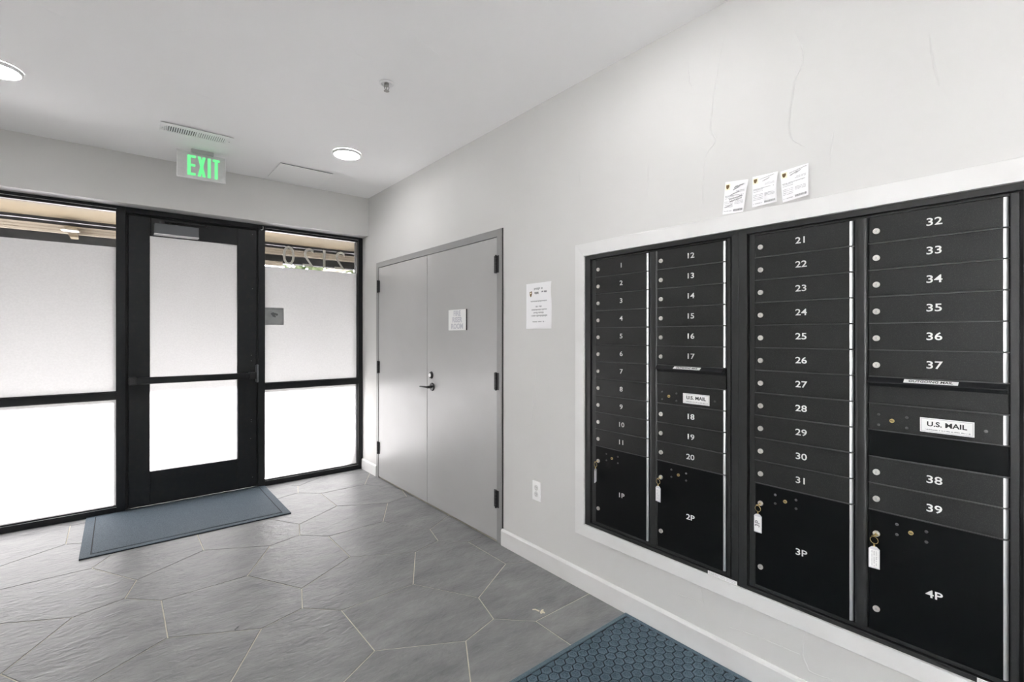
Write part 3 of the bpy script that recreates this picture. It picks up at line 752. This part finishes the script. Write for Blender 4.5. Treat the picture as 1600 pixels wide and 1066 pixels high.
def carrier_panel(u, c, row):      # U.S. MAIL access door
    y = cols[c]; zb = ZTOP-PITCH*(row+1)
    dr = link('carrier_door', door_mesh(CW, PITCH), 'mail_black', u, (0, y, zb)); dr['label'] = 'carrier access door with U.S. MAIL label'
    link('master_lock', CORE, None, dr, (DF, y-0.0650, 1.0998))
    for du, z in ((0.0293, 1.1161), (0.0293, 1.0819), (0.1027, 1.1152), (0.1027, 1.0820), (0.2831, 1.0991)):
        link('rivet', RIVET, None, dr, (DF, y-du, z))
    ya, yb2 = y-0.1351, y-0.2589
    bm = B(); box(bm, DF, DF-0.0006, yb2, ya, 1.0768, 1.1212); lb = add('mail_label', bm, 'label_white', dr)
    me_parent = dr
    bm = B(); t_ = 0.0007; i_ = 0.003
    for a, b, c_, d in ((yb2+i_, ya-i_, 1.0798, 1.0798+t_), (yb2+i_, ya-i_, 1.1182-t_, 1.1182), (yb2+i_, yb2+i_+t_, 1.0798, 1.1182), (ya-i_-t_, ya-i_, 1.0798, 1.1182)):
        box(bm, DF-0.0006, DF-0.0009, a, b, c_, d)
    marks(bm, WF(DF-0.0006), -(ya-0.008), -(yb2+0.008), 1.0842, 0.0032, 5)
    add('label_print', bm, 'ink_gray', dr)
    text_on('mail_lettering', 'U.S. MAIL', 0.0205, (DF-0.0008, (ya+yb2)/2, 1.1025), R_WALL, 'ink_black', dr, xs=1.10, bold=0.0005)
def outgoing(u, c, row):
    y = cols[c]; zt = ZTOP-PITCH*row; zb = zt-PITCH; y0 = y-CW
    bm = B(); box(bm, -0.001, 0.0105, y0+0.0022, y-0.0022, zb+0.0015, zt-0.0015, 0.001); add('slot_panel', bm, 'mail_black', u)
    bm = B()      # wedge shaped snorkel hood whose sloping top carries the label
    P = [(0.001, zt-0.001), (-0.010, zt-0.001), (-0.031, zt-0.0145), (-0.031, zt-0.0185), (-0.012, zt-0.0185), (-0.008, zt-0.030), (0.001, zt-0.030)]
    prism(bm, P, lambda a, b, d: (a, d, b), y0+0.004, y-0.004)
    bmesh.ops.bevel(bm, geom=list(bm.edges), offset=0.0008, segments=1, affect='EDGES')
    hd = add('slot_hood', bm, 'storefront_black', u, label='sloping outgoing mail slot hood')
    # label on the sloping face
    p0 = Vector((-0.010, 0, zt-0.001)); p1 = Vector((-0.031, 0, zt-0.0145)); dd = (p1-p0); nn = Vector((dd.z, 0, -dd.x)).normalized()
    if nn.x > 0: nn = -nn
    ya, yb2 = y-0.098, y-0.226
    def sl(a, t_, d): q = p0+dd*t_ + nn*d; return (q.x, -a, q.z)
    bm = B(); prism(bm, [(-ya, 0.16), (-yb2, 0.16), (-yb2, 0.86), (-ya, 0.86)], sl, 0.0002, 0.0009); add('slot_label', bm, 'label_white', u, label='white strip label')
    vdir = (-dd).normalized(); Rm = Matrix((Vector((0, -1, 0)), vdir, Vector((0, -1, 0)).cross(vdir))).transposed()
    q = p0+dd*0.51+nn*0.0012
    text_on('slot_lettering', 'OUTGOING MAIL', 0.0150, (q.x, (ya+yb2)/2, q.z), Rm, 'ink_black', u, xs=0.88, bold=0.0002)
def blank(u, c, row):
    y = cols[c]; zt = ZTOP-PITCH*row
    bm = B(); box(bm, -0.001, 0.0105, y-CW+0.0022, y-0.0022, zt-PITCH+0.0015, zt-0.0015, 0.001); add('blank_panel', bm, 'parcel_black', u)
for i in range(11): tenant(unitA, 1, i, str(i+1))
parcel(unitA, 1, '1P')
for i in range(6): tenant(unitA, 2, i, str(12+i))
outgoing(unitA, 2, 6); carrier_panel(unitA, 2, 7)
for i in range(3): tenant(unitA, 2, 8+i, str(18+i))
parcel(unitA, 2, '2P')
for i in range(11): tenant(unitB, 3, i, str(21+i))
parcel(unitB, 3, '3P')
for i in range(6): tenant(unitB, 4, i, str(32+i))
outgoing(unitB, 4, 6); carrier_panel(unitB, 4, 7); blank(unitB, 4, 8)
for i in range(2): tenant(unitB, 4, 9+i, str(38+i))
parcel(unitB, 4, '4P')
for u, ya, yb2 in ((unitA, 1.0435, 0.9180), (unitB, 0.2140, 0.0950)):     # spec stickers on the bottom flange
    bm = B(); box(bm, -0.0046, -0.0050, yb2, ya, 0.3585, 0.3742); st = add('spec_sticker', bm, 'label_white', u, label='small white sticker on the bottom flange')
    bm = B()
    for k in range(3): marks(bm, WF(-0.0050), -(ya-0.004), -(yb2+0.05), 0.3615+0.004*k, 0.0026, 20+k); marks(bm, WF(-0.0050), -(ya-0.082), -(yb2+0.004), 0.3615+0.004*k, 0.0026, 30+k)
    add('sticker_print', bm, 'ink_light', st)
# keys hanging in the four parcel locks
def key_set(c, name, label, turn, txt=None):
    y = cols[c]-0.0235; z = 0.7195; xk = DF-0.0055
    k = empty('key_with_tag', (xk, y, z), label, 'key', 'tagged keys in the parcel locks')
    bm = B(); box(bm, xk-0.006, xk+0.001, y-0.0012, y+0.0012, z-0.003, z+0.003)
    cyl(bm, (xk-0.014, y, z-0.002), (0, math.sin(0.35), math.cos(0.35)), 0.0095, 0.0016, 18)
    add('key', bm, 'brass', k)
    rc = Vector((xk-0.017, y+0.001, z-0.0165)); bm = B()
    tube(bm, [rc + Vector((0.0035*math.cos(2*PI*i/24)*0.6, 0.0112*math.cos(2*PI*i/24), 0.0112*math.sin(2*PI*i/24))) for i in range(24)], 0.0009, 6, closed=True)
    add('key_ring', bm, 'brass', k)
    bm = B(); tube(bm, [rc+Vector((0, 0, -0.0105)), rc+Vector((0.0006, 0.001, -0.0165)), rc+Vector((0, 0, -0.0235))], 0.0013, 6); cyl(bm, rc+Vector((0, 0, -0.020)), (0, 0, 1), 0.0026, 0.005, 10)
    add('swivel', bm, 'brass', k)
    top = rc + Vector((0, 0, -0.023)); R = Matrix.Rotation(turn, 3, 'Z')
    def tg(a, b, d):
        v = R @ Vector((-d, -a, 0)); return (top.x+v.x, top.y+v.y, top.z+b)
    hw, hh = 0.0148, 0.069
    bm = B(); prism(bm, [(-hw*0.45, 0.002), (hw*0.45, 0.002), (hw, -0.006), (hw, -hh), (-hw, -hh), (-hw, -0.006)], tg, -0.0015, 0.0015); add('tag', bm, 'tag_clear', k)
    bm = B(); prism(bm, [(-hw+0.0025, -0.0075), (hw-0.0025, -0.0075), (hw-0.0025, -hh+0.004), (-hw+0.0025, -hh+0.004)], tg, 0.0015, 0.0019); prism(bm, [(-hw+0.0025, -0.0075), (hw-0.0025, -0.0075), (hw-0.0025, -hh+0.004), (-hw+0.0025, -hh+0.004)], tg, -0.0019, -0.0015)
    add('tag_insert', bm, 'label_white', k)
    if txt:
        M3 = R @ R_WALL @ Matrix.Rotation(PI/2*0.97, 3, 'Z')
        p = tg(0.0, -0.036, 0.0024); me = text_mesh(txt, 0.025, bold=0.0004)
        if not me.materials: me.materials.append(MATS['ink_gray'])
        o = link('tag_writing', me, None, k, p); o.rotation_euler = M3.to_euler()
    else:
        bm = B(); 
        for q in range(3):
            rnd = random.Random(c*5+q); b = -0.012
            while b > -0.060:
                l = rnd.uniform(0.001, 0.003)
                if rnd.random() < 0.7: prism(bm, [(-0.007+q*0.006, b), (-0.007+q*0.006+rnd.uniform(0.0015, 0.0035), b), (-0.007+q*0.006+0.002, b-l), (-0.007+q*0.006, b-l)], tg, 0.0019, 0.0022)
                b -= l+0.0008
        add('tag_writing', bm, 'ink_light', k)
key_set(1, 'key', 'brass key with a white tag seen nearly edge on, hanging in the 1P lock', math.radians(-68))
key_set(2, 'key', 'brass key with a white tag hanging in the 2P parcel door lock', math.radians(-14))
key_set(3, 'key', 'brass key with a white tag hanging in the 3P parcel door lock', math.radians(-4), '3P')
key_set(4, 'key', 'brass key with a clear-edged white tag hanging in the 4P parcel door lock', math.radians(6))

# ------------------------------------------------------------------ three delivery slips tucked above the surround
def slip(corners, label, curl, seed, scribble):
    tl, tr, br, bl = corners
    e = empty('delivery_slip', (0, (bl[0]+br[0])/2, (bl[1]+br[1])/2), label, 'paper slip', 'delivery slips above the mailboxes')
    bm, P = curled_sheet(0, 0, 0, 0, curl, 14, 14, corners); add('paper_sheet', bm, 'paper', e)
    fn = sheet_printer(P, curl)
    bm = B(); prism(bm, [(0.03, 0.07), (0.24, 0.07), (0.24, 0.26), (0.03, 0.26)], fn, -0.0002, 0.0002); add('logo_square', bm, 'logo_yellow', e)
    bm = B(); prism(bm, [(0.06, 0.105), (0.19, 0.10), (0.20, 0.16), (0.165, 0.215), (0.125, 0.235), (0.08, 0.21), (0.06, 0.16)], fn, 0.0002, 0.0006); add('shield_logo', bm, 'logo_brown', e, label='brown shield logo')
    bm = B(); rnd = random.Random(seed)
    for t_ in (0.47, 0.52, 0.62, 0.67, 0.73, 0.78):
        smarks(bm, fn, 0.05, 0.45, t_, 0.018, seed+int(t_*100), 0.9, (0.01, 0.03))
    for t_ in (0.30, 0.34, 0.62, 0.66, 0.70): smarks(bm, fn, 0.52, 0.92, t_, 0.018, seed+int(t_*100)+1, 0.9, (0.01, 0.03))
    smarks(bm, fn, 0.05, 0.90, 0.43, 0.03, seed+9, 0.95, (0.02, 0.05))
    smarks(bm, fn, 0.05, 0.42, 0.90, 0.03, seed+11, 0.85, (0.01, 0.03))
    add('printed_line', bm, 'ink_light', e, kind='stuff')
    bm = B(); s = 0.50
    while s < 0.93:
        wd = rnd.uniform(0.006, 0.018); prism(bm, [(s, 0.875), (s+wd, 0.875), (s+wd, 0.94), (s, 0.94)], fn, 0, 0.0004); s += wd+rnd.uniform(0.005, 0.016)
    add('barcode', bm, 'ink_gray', e)
    bm = B()
    for (s0, t0, n, amp) in scribble:
        pts = []
        for k in range(n*4):
            q = fn(min(0.97, s0+k*0.012), t0+amp*math.sin(k*1.9)*rnd.uniform(0.4, 1)-0.02*k/n, 0.0003); pts.append(q)
        tube(bm, pts, 0.00045, 4)
    add('handwriting', bm, 'ink_black', e)
slip([(0.9671, 2.0152), (0.8730, 2.0040), (0.8903, 1.8756), (0.9794, 1.8829)], 'crumpled white delivery slip, first and smallest of three taped above the mailboxes',
     lambda s, t: 0.003+0.010*s*s*(0.35+t*0.65)+0.004*max(0, s-0.4)*math.sin(9*t+4*s)*(1-t), 11, [(0.42, 0.20, 9, 0.035), (0.38, 0.27, 6, 0.03), (0.30, 0.42, 8, 0.03), (0.25, 0.56, 13, 0.035), (0.28, 0.63, 12, 0.03), (0.08, 0.80, 7, 0.025)])
slip([(0.8575, 2.0082), (0.7622, 2.0058), (0.7647, 1.8905), (0.8575, 1.8864)], 'white delivery slip between two others above mailbox columns 12 and 21',
     lambda s, t: 0.003+0.011*s*math.sin(PI*min(1, t*1.1))*0.9+0.004*t, 23, [(0.30, 0.14, 12, 0.02), (0.42, 0.22, 6, 0.02)])
slip([(0.7532, 2.0020), (0.6560, 2.0078), (0.6537, 1.8889), (0.7455, 1.8822)], 'white delivery slip with handwriting, last of three above mailbox door 21',
     lambda s, t: 0.003+0.014*s*(0.3+0.7*t)+0.003*math.sin(PI*t), 37, [(0.32, 0.14, 13, 0.02), (0.34, 0.22, 6, 0.03), (0.55, 0.20, 4, 0.03)])

# ------------------------------------------------------------------ ceiling fittings
def ceiling_lamp(x, y, label):
    e = empty('ceiling_light', (x, y, ZC), label, 'ceiling light', 'round ceiling lights')
    bm = B(); n = 48
    prof = [(0.098, ZC-0.0005), (0.102, ZC-0.004), (0.102, ZC-0.016), (0.099, ZC-0.020), (0.093, ZC-0.0205)]
    rings = [[bm.verts.new((x+r*math.cos(2*PI*i/n), y+r*math.sin(2*PI*i/n), z)) for i in range(n)] for r, z in prof]
    for a0, b0 in zip(rings, rings[1:]):
        for i in range(n): f = bm.faces.new((a0[i], a0[(i+1) % n], b0[(i+1) % n], b0[i])); f.smooth = True
    add('trim_ring', bm, 'light_trim', e)
    bm = B(); prof = [(0.0935, ZC-0.0203), (0.070, ZC-0.0225), (0.035, ZC-0.0235)]
    rings = [[bm.verts.new((x+r*math.cos(2*PI*i/n), y+r*math.sin(2*PI*i/n), z)) for i in range(n)] for r, z in prof]
    for a0, b0 in zip(rings, rings[1:]):
        for i in range(n): f = bm.faces.new((a0[i], a0[(i+1) % n], b0[(i+1) % n], b0[i])); f.smooth = True
    bm.faces.new(rings[-1]); add('diffuser', bm, 'lamp_lens', e)
    return e
ceiling_lamp(-0.612, 3.60, 'lit round flush ceiling light beyond the white access panel')
ceiling_lamp(-2.442, 3.60, 'lit round flush ceiling light cut by the left edge of the view')
for x, y, l_ in ((-0.612, 1.20, 'lit round flush ceiling light above the second mailbox column, out of the photo'), (-2.442, 1.20, 'added unseen round ceiling light above the end of the added left wall window'),
                 (-0.612, -1.20, 'added unseen round ceiling light near the back wall by the mailbox wall'), (-2.442, -1.20, 'added unseen round ceiling light above the added frosted left wall window')):
    ceiling_lamp(x, y, l_)  # unseen lamps added for room light; the first follows the wall glow

ve = empty('ceiling_vent', (-1.535, 3.913, ZC), 'white slotted metal air vent in the ceiling behind the exit sign', 'vent')
VX0, VX1, VY0, VY1 = -1.7435, -1.3275, 3.822, 4.006
bm = B(); box(bm, VX0+0.004, VX1-0.004, VY0+0.012, VY1-0.004, ZC-0.0050, ZC-0.0002); add('vent_edge_shade', bm, 'vent_dark', ve)  # dark box paints the shade along the vent's near edge
bm = B(); z0, z1 = ZC-0.0090, ZC-0.0050
ix0, ix1, iy0, iy1 = VX0+0.036, VX1-0.036, VY0+0.042, VY1-0.042
iy0, iy1 = VY0+0.042, VY1-0.042
for a, b, c, d in ((VX0, VX1, VY0, iy0), (VX0, VX1, iy1, VY1), (VX0, ix0, iy0, iy1), (ix1, VX1, iy0, iy1), (-1.5405, -1.5275, iy0, iy1)): box(bm, a, b, c, d, z0, z1, 0.0008)
add('vent_frame', bm, 'plastic_white', ve)
bm = B(); box(bm, ix0, ix1, iy0, iy1, ZC-0.0056, ZC-0.0051); add('vent_duct', bm, 'vent_dark', ve)
for (a, b, tilt) in ((ix0, -1.5405, 1), (-1.5275, ix1, -1)):
    n = 13
    for k in range(n):
        xc = a+(b-a)*(k+0.5)/n
        bm = B(); prism(bm, [(xc-0.0042*tilt-0.0007, z0), (xc-0.0042*tilt+0.0007, z0), (xc+0.0030*tilt+0.0007, ZC-0.0057), (xc+0.0030*tilt-0.0007, ZC-0.0057)], lambda p, q, d: (p, d, q), iy0, iy1)
        add('louver', bm, 'plastic_white', ve)
for x in (VX0+0.016, VX1-0.016):
    bm = B(); cyl(bm, (x, 3.914, z0), (0, 0, -1), 0.0045, 0.0015, 12); add('screw', bm, 'ink_light', ve)
bm = B(); box(bm, VX0+0.026, VX0+0.029, 3.88, 3.95, z0-0.004, z0); add('damper_lever', bm, 'ink_light', ve)

pa = empty('access_panel', (-0.74, 4.345, ZC), 'thin white access panel on the ceiling beside the round light', 'access panel')
bm = B(); box(bm, -0.953, -0.528, 4.130, 4.563, ZC-0.0115, ZC-0.0075, 0.0006); add('panel_sheet', bm, 'plastic_white', pa)
bm = B(); box(bm, -0.948, -0.533, 4.142, 4.558, ZC-0.0075, ZC-0.0003); add('panel_edge_shade', bm, 'vent_dark', pa)  # dark colour here paints the shadow line under the sheet edge

sp = empty('fire_sprinkler', (-0.812, 2.468, ZC), 'small fire sprinkler head with a white flange on the ceiling', 'sprinkler')
bm = B(); n = 28; sx, sy = -0.812, 2.468
rings = [[bm.verts.new((sx+r*math.cos(2*PI*i/n), sy+r*math.sin(2*PI*i/n), z)) for i in range(n)] for r, z in ((0.041, ZC-0.0003), (0.041, ZC-0.0035), (0.030, ZC-0.008), (0.027, ZC-0.006), (0.0245, ZC-0.001))]
for a0, b0 in zip(rings, rings[1:]):
    for i in range(n): f = bm.faces.new((a0[i], a0[(i+1) % n], b0[(i+1) % n], b0[i])); f.smooth = True
add('flange', bm, 'light_trim', sp)
bm = B(); cyl(bm, (sx, sy, ZC-0.0005), (0, 0, -1), 0.0125, 0.016, 16); 
tube(bm, [(sx-0.011, sy, ZC-0.014), (sx-0.014, sy, ZC-0.024), (sx-0.010, sy, ZC-0.034), (sx, sy, ZC-0.041)], 0.0022, 6); tube(bm, [(sx+0.011, sy, ZC-0.014), (sx+0.014, sy, ZC-0.024), (sx+0.010, sy, ZC-0.034), (sx, sy, ZC-0.041)], 0.0022, 6)
cyl(bm, (sx, sy, ZC-0.017), (0, 0, -1), 0.0025, 0.022, 8)
add('sprinkler_body', bm, 'sprinkler_metal', sp)
bm = B(); cyl(bm, (sx, sy, ZC-0.042), (0, 0, -1), 0.0055, 0.003, 12)
for k in range(10):
    a = 2*PI*k/10; c, s = math.cos(a), math.sin(a)
    prism(bm, [(0.004, -0.0022), (0.0145, -0.0032), (0.0145, 0.0032), (0.004, 0.0022)], lambda p, q, d, c=c, s=s: (sx+p*c-q*s, sy+p*s+q*c, ZC-0.043-d), 0, 0.0012)
add('deflector', bm, 'sprinkler_metal', sp)

# exit sign
ex = empty('exit_sign', (-1.467, 4.262, ZC), 'green lit EXIT sign hanging from the ceiling above the entry door', 'sign')
EX0, EX1, EZ0, EZ1, EY = -1.6240, -1.3120, 2.5500, 2.7490, 4.262
bm = B(); box(bm, EX0+0.004, EX1-0.004, EY-0.0030, EY+0.0030, EZ0+0.005, EZ1-0.004); add('sign_panel', bm, 'exit_panel', ex)
bm = B()
for a, b, c, d in ((EX0, EX1, EZ1-0.004, EZ1), (EX0, EX1, EZ0, EZ0+0.005), (EX0, EX0+0.004, EZ0+0.005, EZ1-0.004), (EX1-0.004, EX1, EZ0+0.005, EZ1-0.004)): box(bm, a, b, EY-0.004, EY+0.004, c, d)
add('panel_edge', bm, 'exit_edge', ex, label='bright acrylic edge')
bm = B(); box(bm, -1.536, -1.393, EY-0.020, EY+0.020, 2.740, ZC-0.0003, 0.003); add('canopy', bm, 'sign_gray', ex)
def ef(a, b, d): return (a, EY-0.0031-d, b)
LZ, LH, st_ = 2.572, 0.150, 0.021
def letter(polys):
    bm = B()
    for p in polys: prism(bm, [(a, LZ+b*LH) for a, b in p], ef, 0, 0.0015)
    return add('exit_letter', bm, 'exit_green', ex, label='glowing green letter')
def rc_(a, b, c, d): return [(a, c), (b, c), (b, d), (a, d)]
x = -1.5595; letter([rc_(x, x+st_, 0, 1), rc_(x+st_, x+0.052, 0, 0.13), rc_(x+st_, x+0.050, 0.44, 0.57), rc_(x+st_, x+0.052, 0.87, 1)])
x = -1.4955; W_ = 0.052; letter([[(x, 0), (x+0.020, 0), (x+W_, 1), (x+W_-0.020, 1)], [(x+W_, 0), (x+W_-0.020, 0), (x, 1), (x+0.020, 1)]])
x = -1.4320; letter([rc_(x, x+st_, 0, 1)])
x = -1.3985; letter([rc_(x, x+0.046, 0.87, 1), rc_(x+0.0125, x+0.0335, 0, 0.87)])

# ------------------------------------------------------------------ floor mats
m1 = empty('door_mat', (-1.53, 4.37, 0), 'blue-grey rectangular carpet mat lying against the entry door', 'mat')
MX0, MX1, MYa, MYb = -2.141, -0.921, 3.9355, 4.800
bm = B(); box(bm, MX0, MX1, MYa, MYb, 0.0005, 0.0085, 0.0025); add('mat_border', bm, 'mat_fabric', m1, label='flat border band of the mat')
bm = B(); box(bm, MX0+0.001, MX1-0.001, MYa-0.0008, MYa+0.004, 0.0003, 0.0050); add('mat_edge', bm, 'mat_edge', m1, label='dark rubber edge')
bm = B(); g = 0.052
for a, b, c, d in ((MX0+g, MX1-g, MYa+g*0.8, MYa+g*0.8+0.006), (MX0+g, MX1-g, MYb-g*0.5-0.006, MYb-g*0.5), (MX0+g, MX0+g+0.006, MYa+g*0.8, MYb-g*0.5), (MX1-g-0.006, MX1-g, MYa+g*0.8, MYb-g*0.5)): box(bm, a, b, c, d, 0.0080, 0.0089)
add('mat_groove', bm, 'mat_groove', m1)
bm = B(); box(bm, MX0+g+0.008, MX1-g-0.008, MYa+g*0.8+0.008, MYb-g*0.5-0.008, 0.0080, 0.0105, 0.0015); add('mat_pile', bm, 'mat_fabric', m1)

m2 = empty('rubber_mat', (-0.5, 0.73, 0), 'blue hexagon-studded rubber mat on the floor below the mailboxes', 'mat')
NX0, NX1, NYa, NYb = -0.905, -0.0165, -0.02, 1.4645
bm = B(); box(bm, NX0, NX1, NYa, NYb, 0.0005, 0.0050, 0.001); add('mat_base', bm, 'mat_groove', m2, label='dark groove floor of the mat')
bm = B(); r = 0.0185
for a, b, c, d in ((NX0, NX1, NYb-r, NYb), (NX0, NX1, NYa, NYa+r), (NX0, NX0+r, NYa+r, NYb-r), (NX1-r, NX1, NYa+r, NYb-r)): box(bm, a, b, c, d, 0.0008, 0.0090, 0.0015)
add('mat_rim', bm, 'mat_rim', m2, label='raised smooth rim')
HP = 0.0447; HR = HP/2/math.cos(PI/6)*0.89
def stud(hr, full=True):
    bm = B(); rings = []
    for rr, z in ((hr, 0.005), (hr*0.97, 0.0090), (hr*0.88, 0.0098), (hr*0.68, 0.0098), (hr*0.60, 0.0082)):
        rings.append([bm.verts.new((rr*math.cos(PI/3*i), rr*math.sin(PI/3*i), z)) for i in range(6)])
    for k, (a0, b0) in enumerate(zip(rings, rings[1:])):
        for i in range(6): f = bm.faces.new((a0[i], a0[(i+1) % 6], b0[(i+1) % 6], b0[i])); f.material_index = 1 if k in (1, 2) else 0
    bm.faces.new(rings[-1]); me = mesh_of(bm, 'mat_stud'); me.materials.append(MATS['mat_stud']); me.materials.append(MATS['mat_rim']); return me
STUD = stud(HR)
spots = []
cx0, cy0 = -0.0584, 1.4156
for i in range(-24, 24):
    for j in range(-40, 6):
        x = cx0 - i*HP*math.cos(PI/6); y = cy0 + j*HP + (0.5*HP if i % 2 else 0)
        if NX0+r+0.002 < x-HR and x+HR < NX1-r+0.004 and NYa+r < y-HR*0.87 and y+HR*0.87 < NYb-r+0.001: spots.append((x, y))
spots.sort(key=lambda p: (0 if (p[1] > 0.80 and p[0]*0.0 + (p[1]-0.80) > 0) else 1, (p[0]+0.2)**2+(p[1]-1.15)**2))
for (x, y) in spots[:300]: link('mat_stud', STUD, None, m2, (x, y, 0))
bm = B()
for (x, y) in spots[300:]:
    tmp = bmesh.new(); tmp.from_mesh(STUD); bmesh.ops.translate(tmp, verts=tmp.verts, vec=(x, y, 0)); me_ = bpy.data.meshes.new('t'); tmp.to_mesh(me_); tmp.free(); bm.from_mesh(me_); bpy.data.meshes.remove(me_)
add('mat_stud', bm, ['mat_stud', 'mat_rim'], m2, kind='stuff')
# cut studs along the near and far rims
bm = B()
for i in range(-24, 24):
    x = cx0 - i*HP*math.cos(PI/6)
    if not (i % 2) or x+HR > NX1-r or x-HR < NX0+r: continue
    y = cy0+0.5*HP; yt = NYb-r-0.003
    prism(bm, [(x-HR, y), (x-HR*0.5, y-HR*0.866), (x+HR*0.5, y-HR*0.866), (x+HR, y), (x+HR*0.98, min(yt, y+0.001)), (x-HR*0.98, min(yt, y+0.001))] if yt > y else [(x-HR*0.9, yt), (x-HR*0.5, y-HR*0.866), (x+HR*0.5, y-HR*0.866), (x+HR*0.9, yt)], lambda a, b, d: (a, b, d), 0.005, 0.0092)
add('half_stud', bm, 'mat_stud', m2, kind='stuff')

# crumb of debris on the tiles
bm = B(); rnd = random.Random(5)
for k in range(7):
    c = Vector((-0.326+rnd.uniform(-0.012, 0.012), 1.735+rnd.uniform(-0.012, 0.012), 0.0055)); r_ = rnd.uniform(0.004, 0.008)
    q = bmesh.ops.create_icosphere(bm, subdivisions=1, radius=r_)
    for v in q['verts']: v.co = Vector((v.co.x*1.2, v.co.y, v.co.z*0.75))*rnd.uniform(0.85, 1.15) + c
tube(bm, [(-0.335, 1.745, 0.006), (-0.345, 1.765, 0.010), (-0.352, 1.778, 0.006)], 0.003, 5)
add('paper_scrap', bm, 'crumb', label='small cream crumpled scrap on the floor near the rubber mat', cat='scrap', loc=(-0.33, 1.735, 0))
bm = B(); tube(bm, [(-1.531, 2.545, 0.0025), (-1.522, 2.556, 0.004), (-1.513, 2.563, 0.0025)], 0.0025, 5)
add('floor_chip', bm, 'ink_gray', label='tiny dark chip lying on a tile in the middle of the floor', cat='chip', loc=(-1.52, 2.556, 0))

# ------------------------------------------------------------------ outside the storefront
bm = B(); box(bm, -60, 60, 4.93, 60, -0.16, -0.02); add('pavement_front', bm, 'pavement', kind='structure')
bm = B(); box(bm, -60, XL-0.2, -40, 4.93, -0.16, -0.02); add('pavement_bounce', bm, 'bounce_paving', kind='structure')  # unseen ground, paled to throw bounce light through the added window
so_ = None
bm = B(); box(bm, -5.5, 6, 4.935, 7.8, 2.770, 2.95); add('soffit', bm, 'soffit_beige', kind='structure')
bm = B(); box(bm, -3.4, 6, 4.80, 4.935, ZC+0.25, 3.6); add('wall_upper', bm, 'far_render', kind='structure')
bw = empty('canopy_beam', (-1, 7.8, 2.48), 'layered dark and cream canopy edge beam seen through the clear glass tops', 'beam')
bm = B(); box(bm, -5.5, 6, 7.78, 8.0, 2.690, 2.95); add('dark_channel', bm, 'beam_dark', bw)
bm = B(); box(bm, -5.5, 6, 7.775, 7.783, 2.727, 2.735); add('beam_highlight', bm, 'ink_light', bw)  # pale strip paints the highlight line on the dark beam
bm = B(); box(bm, -5.5, 6, 7.77, 7.90, 2.597, 2.6895); add('cream_board', bm, 'beam_cream', bw)
bm = B(); box(bm, -5.5, 6, 7.768, 7.7702, 2.655, 2.662); box(bm, -5.5, 6, 7.768, 7.7702, 2.622, 2.629); add('board_groove', bm, 'soffit_beige', bw)
bm = B(); box(bm, -5.5, 6, 7.82, 7.95, 2.482, 2.5968); add('dark_panel', bm, 'beam_dark', bw)
bm = B(); prism(bm, [(-2.452, 2.66), (-2.334, 2.66), (-2.325, 2.535), (-2.395, 2.535)], lambda a, b, d: (a, d, b), 7.60, 7.768); add('bracket', bm, 'soffit_beige', bw)
bm = B(); box(bm, -1.2, -0.05, 7.75, 7.82, 2.425, 2.490); add('lower_board', bm, 'beam_cream', bw)
for k, dx in enumerate((0.0, 0.13)):
    bm = B(); box(bm, 1.13+dx, 1.20+dx, 7.95, 14, 2.58, 2.66); add('cross_beam', bm, 'beam_cream', bw)
def post(x, y):
    bm = B(); box(bm, x-0.07, x+0.07, y-0.07, y+0.07, -0.02, 2.77, 0.005); add('canopy_post', bm, 'beam_dark', bw)
post(-5.2, 7.9); post(3.6, 7.9)
def tree(x, y, h, r, seed, label, n=1500):
    e = empty('street_tree', (x, y, -0.02), label, 'tree', 'trees across the street')
    rnd = random.Random(seed); bm = B()
    tube(bm, [(x, y, -0.02), (x+0.05, y, h*0.25), (x-0.04, y+0.05, h*0.5), (x, y, h*0.8)], lambda t_: 0.16-0.12*t_, 10)
    for k in range(6):
        a = rnd.uniform(0, 2*PI); z = h*(0.35+0.08*k)
        tube(bm, [(x, y, z), (x+0.5*r*math.cos(a), y+0.5*r*math.sin(a), z+0.4), (x+0.85*r*math.cos(a), y+0.85*r*math.sin(a), z+0.9)], lambda t_: 0.05-0.035*t_, 6)
    add('trunk', bm, 'bark', e)
    bm = B()
    for k in range(n):
        v = Vector((rnd.gauss(0, 1), rnd.gauss(0, 1), rnd.gauss(0, 1))).normalized()*(rnd.uniform(0.35, 1)**0.5)
        c = Vector((x+v.x*r, y+v.y*r, h*0.62+v.z*h*0.40))
        d = Vector((rnd.gauss(0, 1), rnd.gauss(0, 1), rnd.gauss(0, 0.6))).normalized(); s = d.cross(Vector((rnd.random(), rnd.random(), 1))).normalized()
        L = rnd.uniform(0.10, 0.2)
        bm.faces.new([bm.verts.new(c-d*L), bm.verts.new(c+s*L*0.45), bm.verts.new(c+d*L), bm.verts.new(c-s*L*0.45)])
    add('foliage', bm, 'leaf_green', e, kind='stuff')
tree(-4.2, 15.5, 5.2, 2.2, 1, 'leafy green tree across the street beyond the left window', 2600)
tree(4.0, 15.0, 5.6, 2.4, 2, 'leafy yellow-green tree across the street beyond the right window', 2600)
tree(0.0, 23.5, 6.6, 2.6, 3, 'leafy green tree set back between the two street trees', 2000)
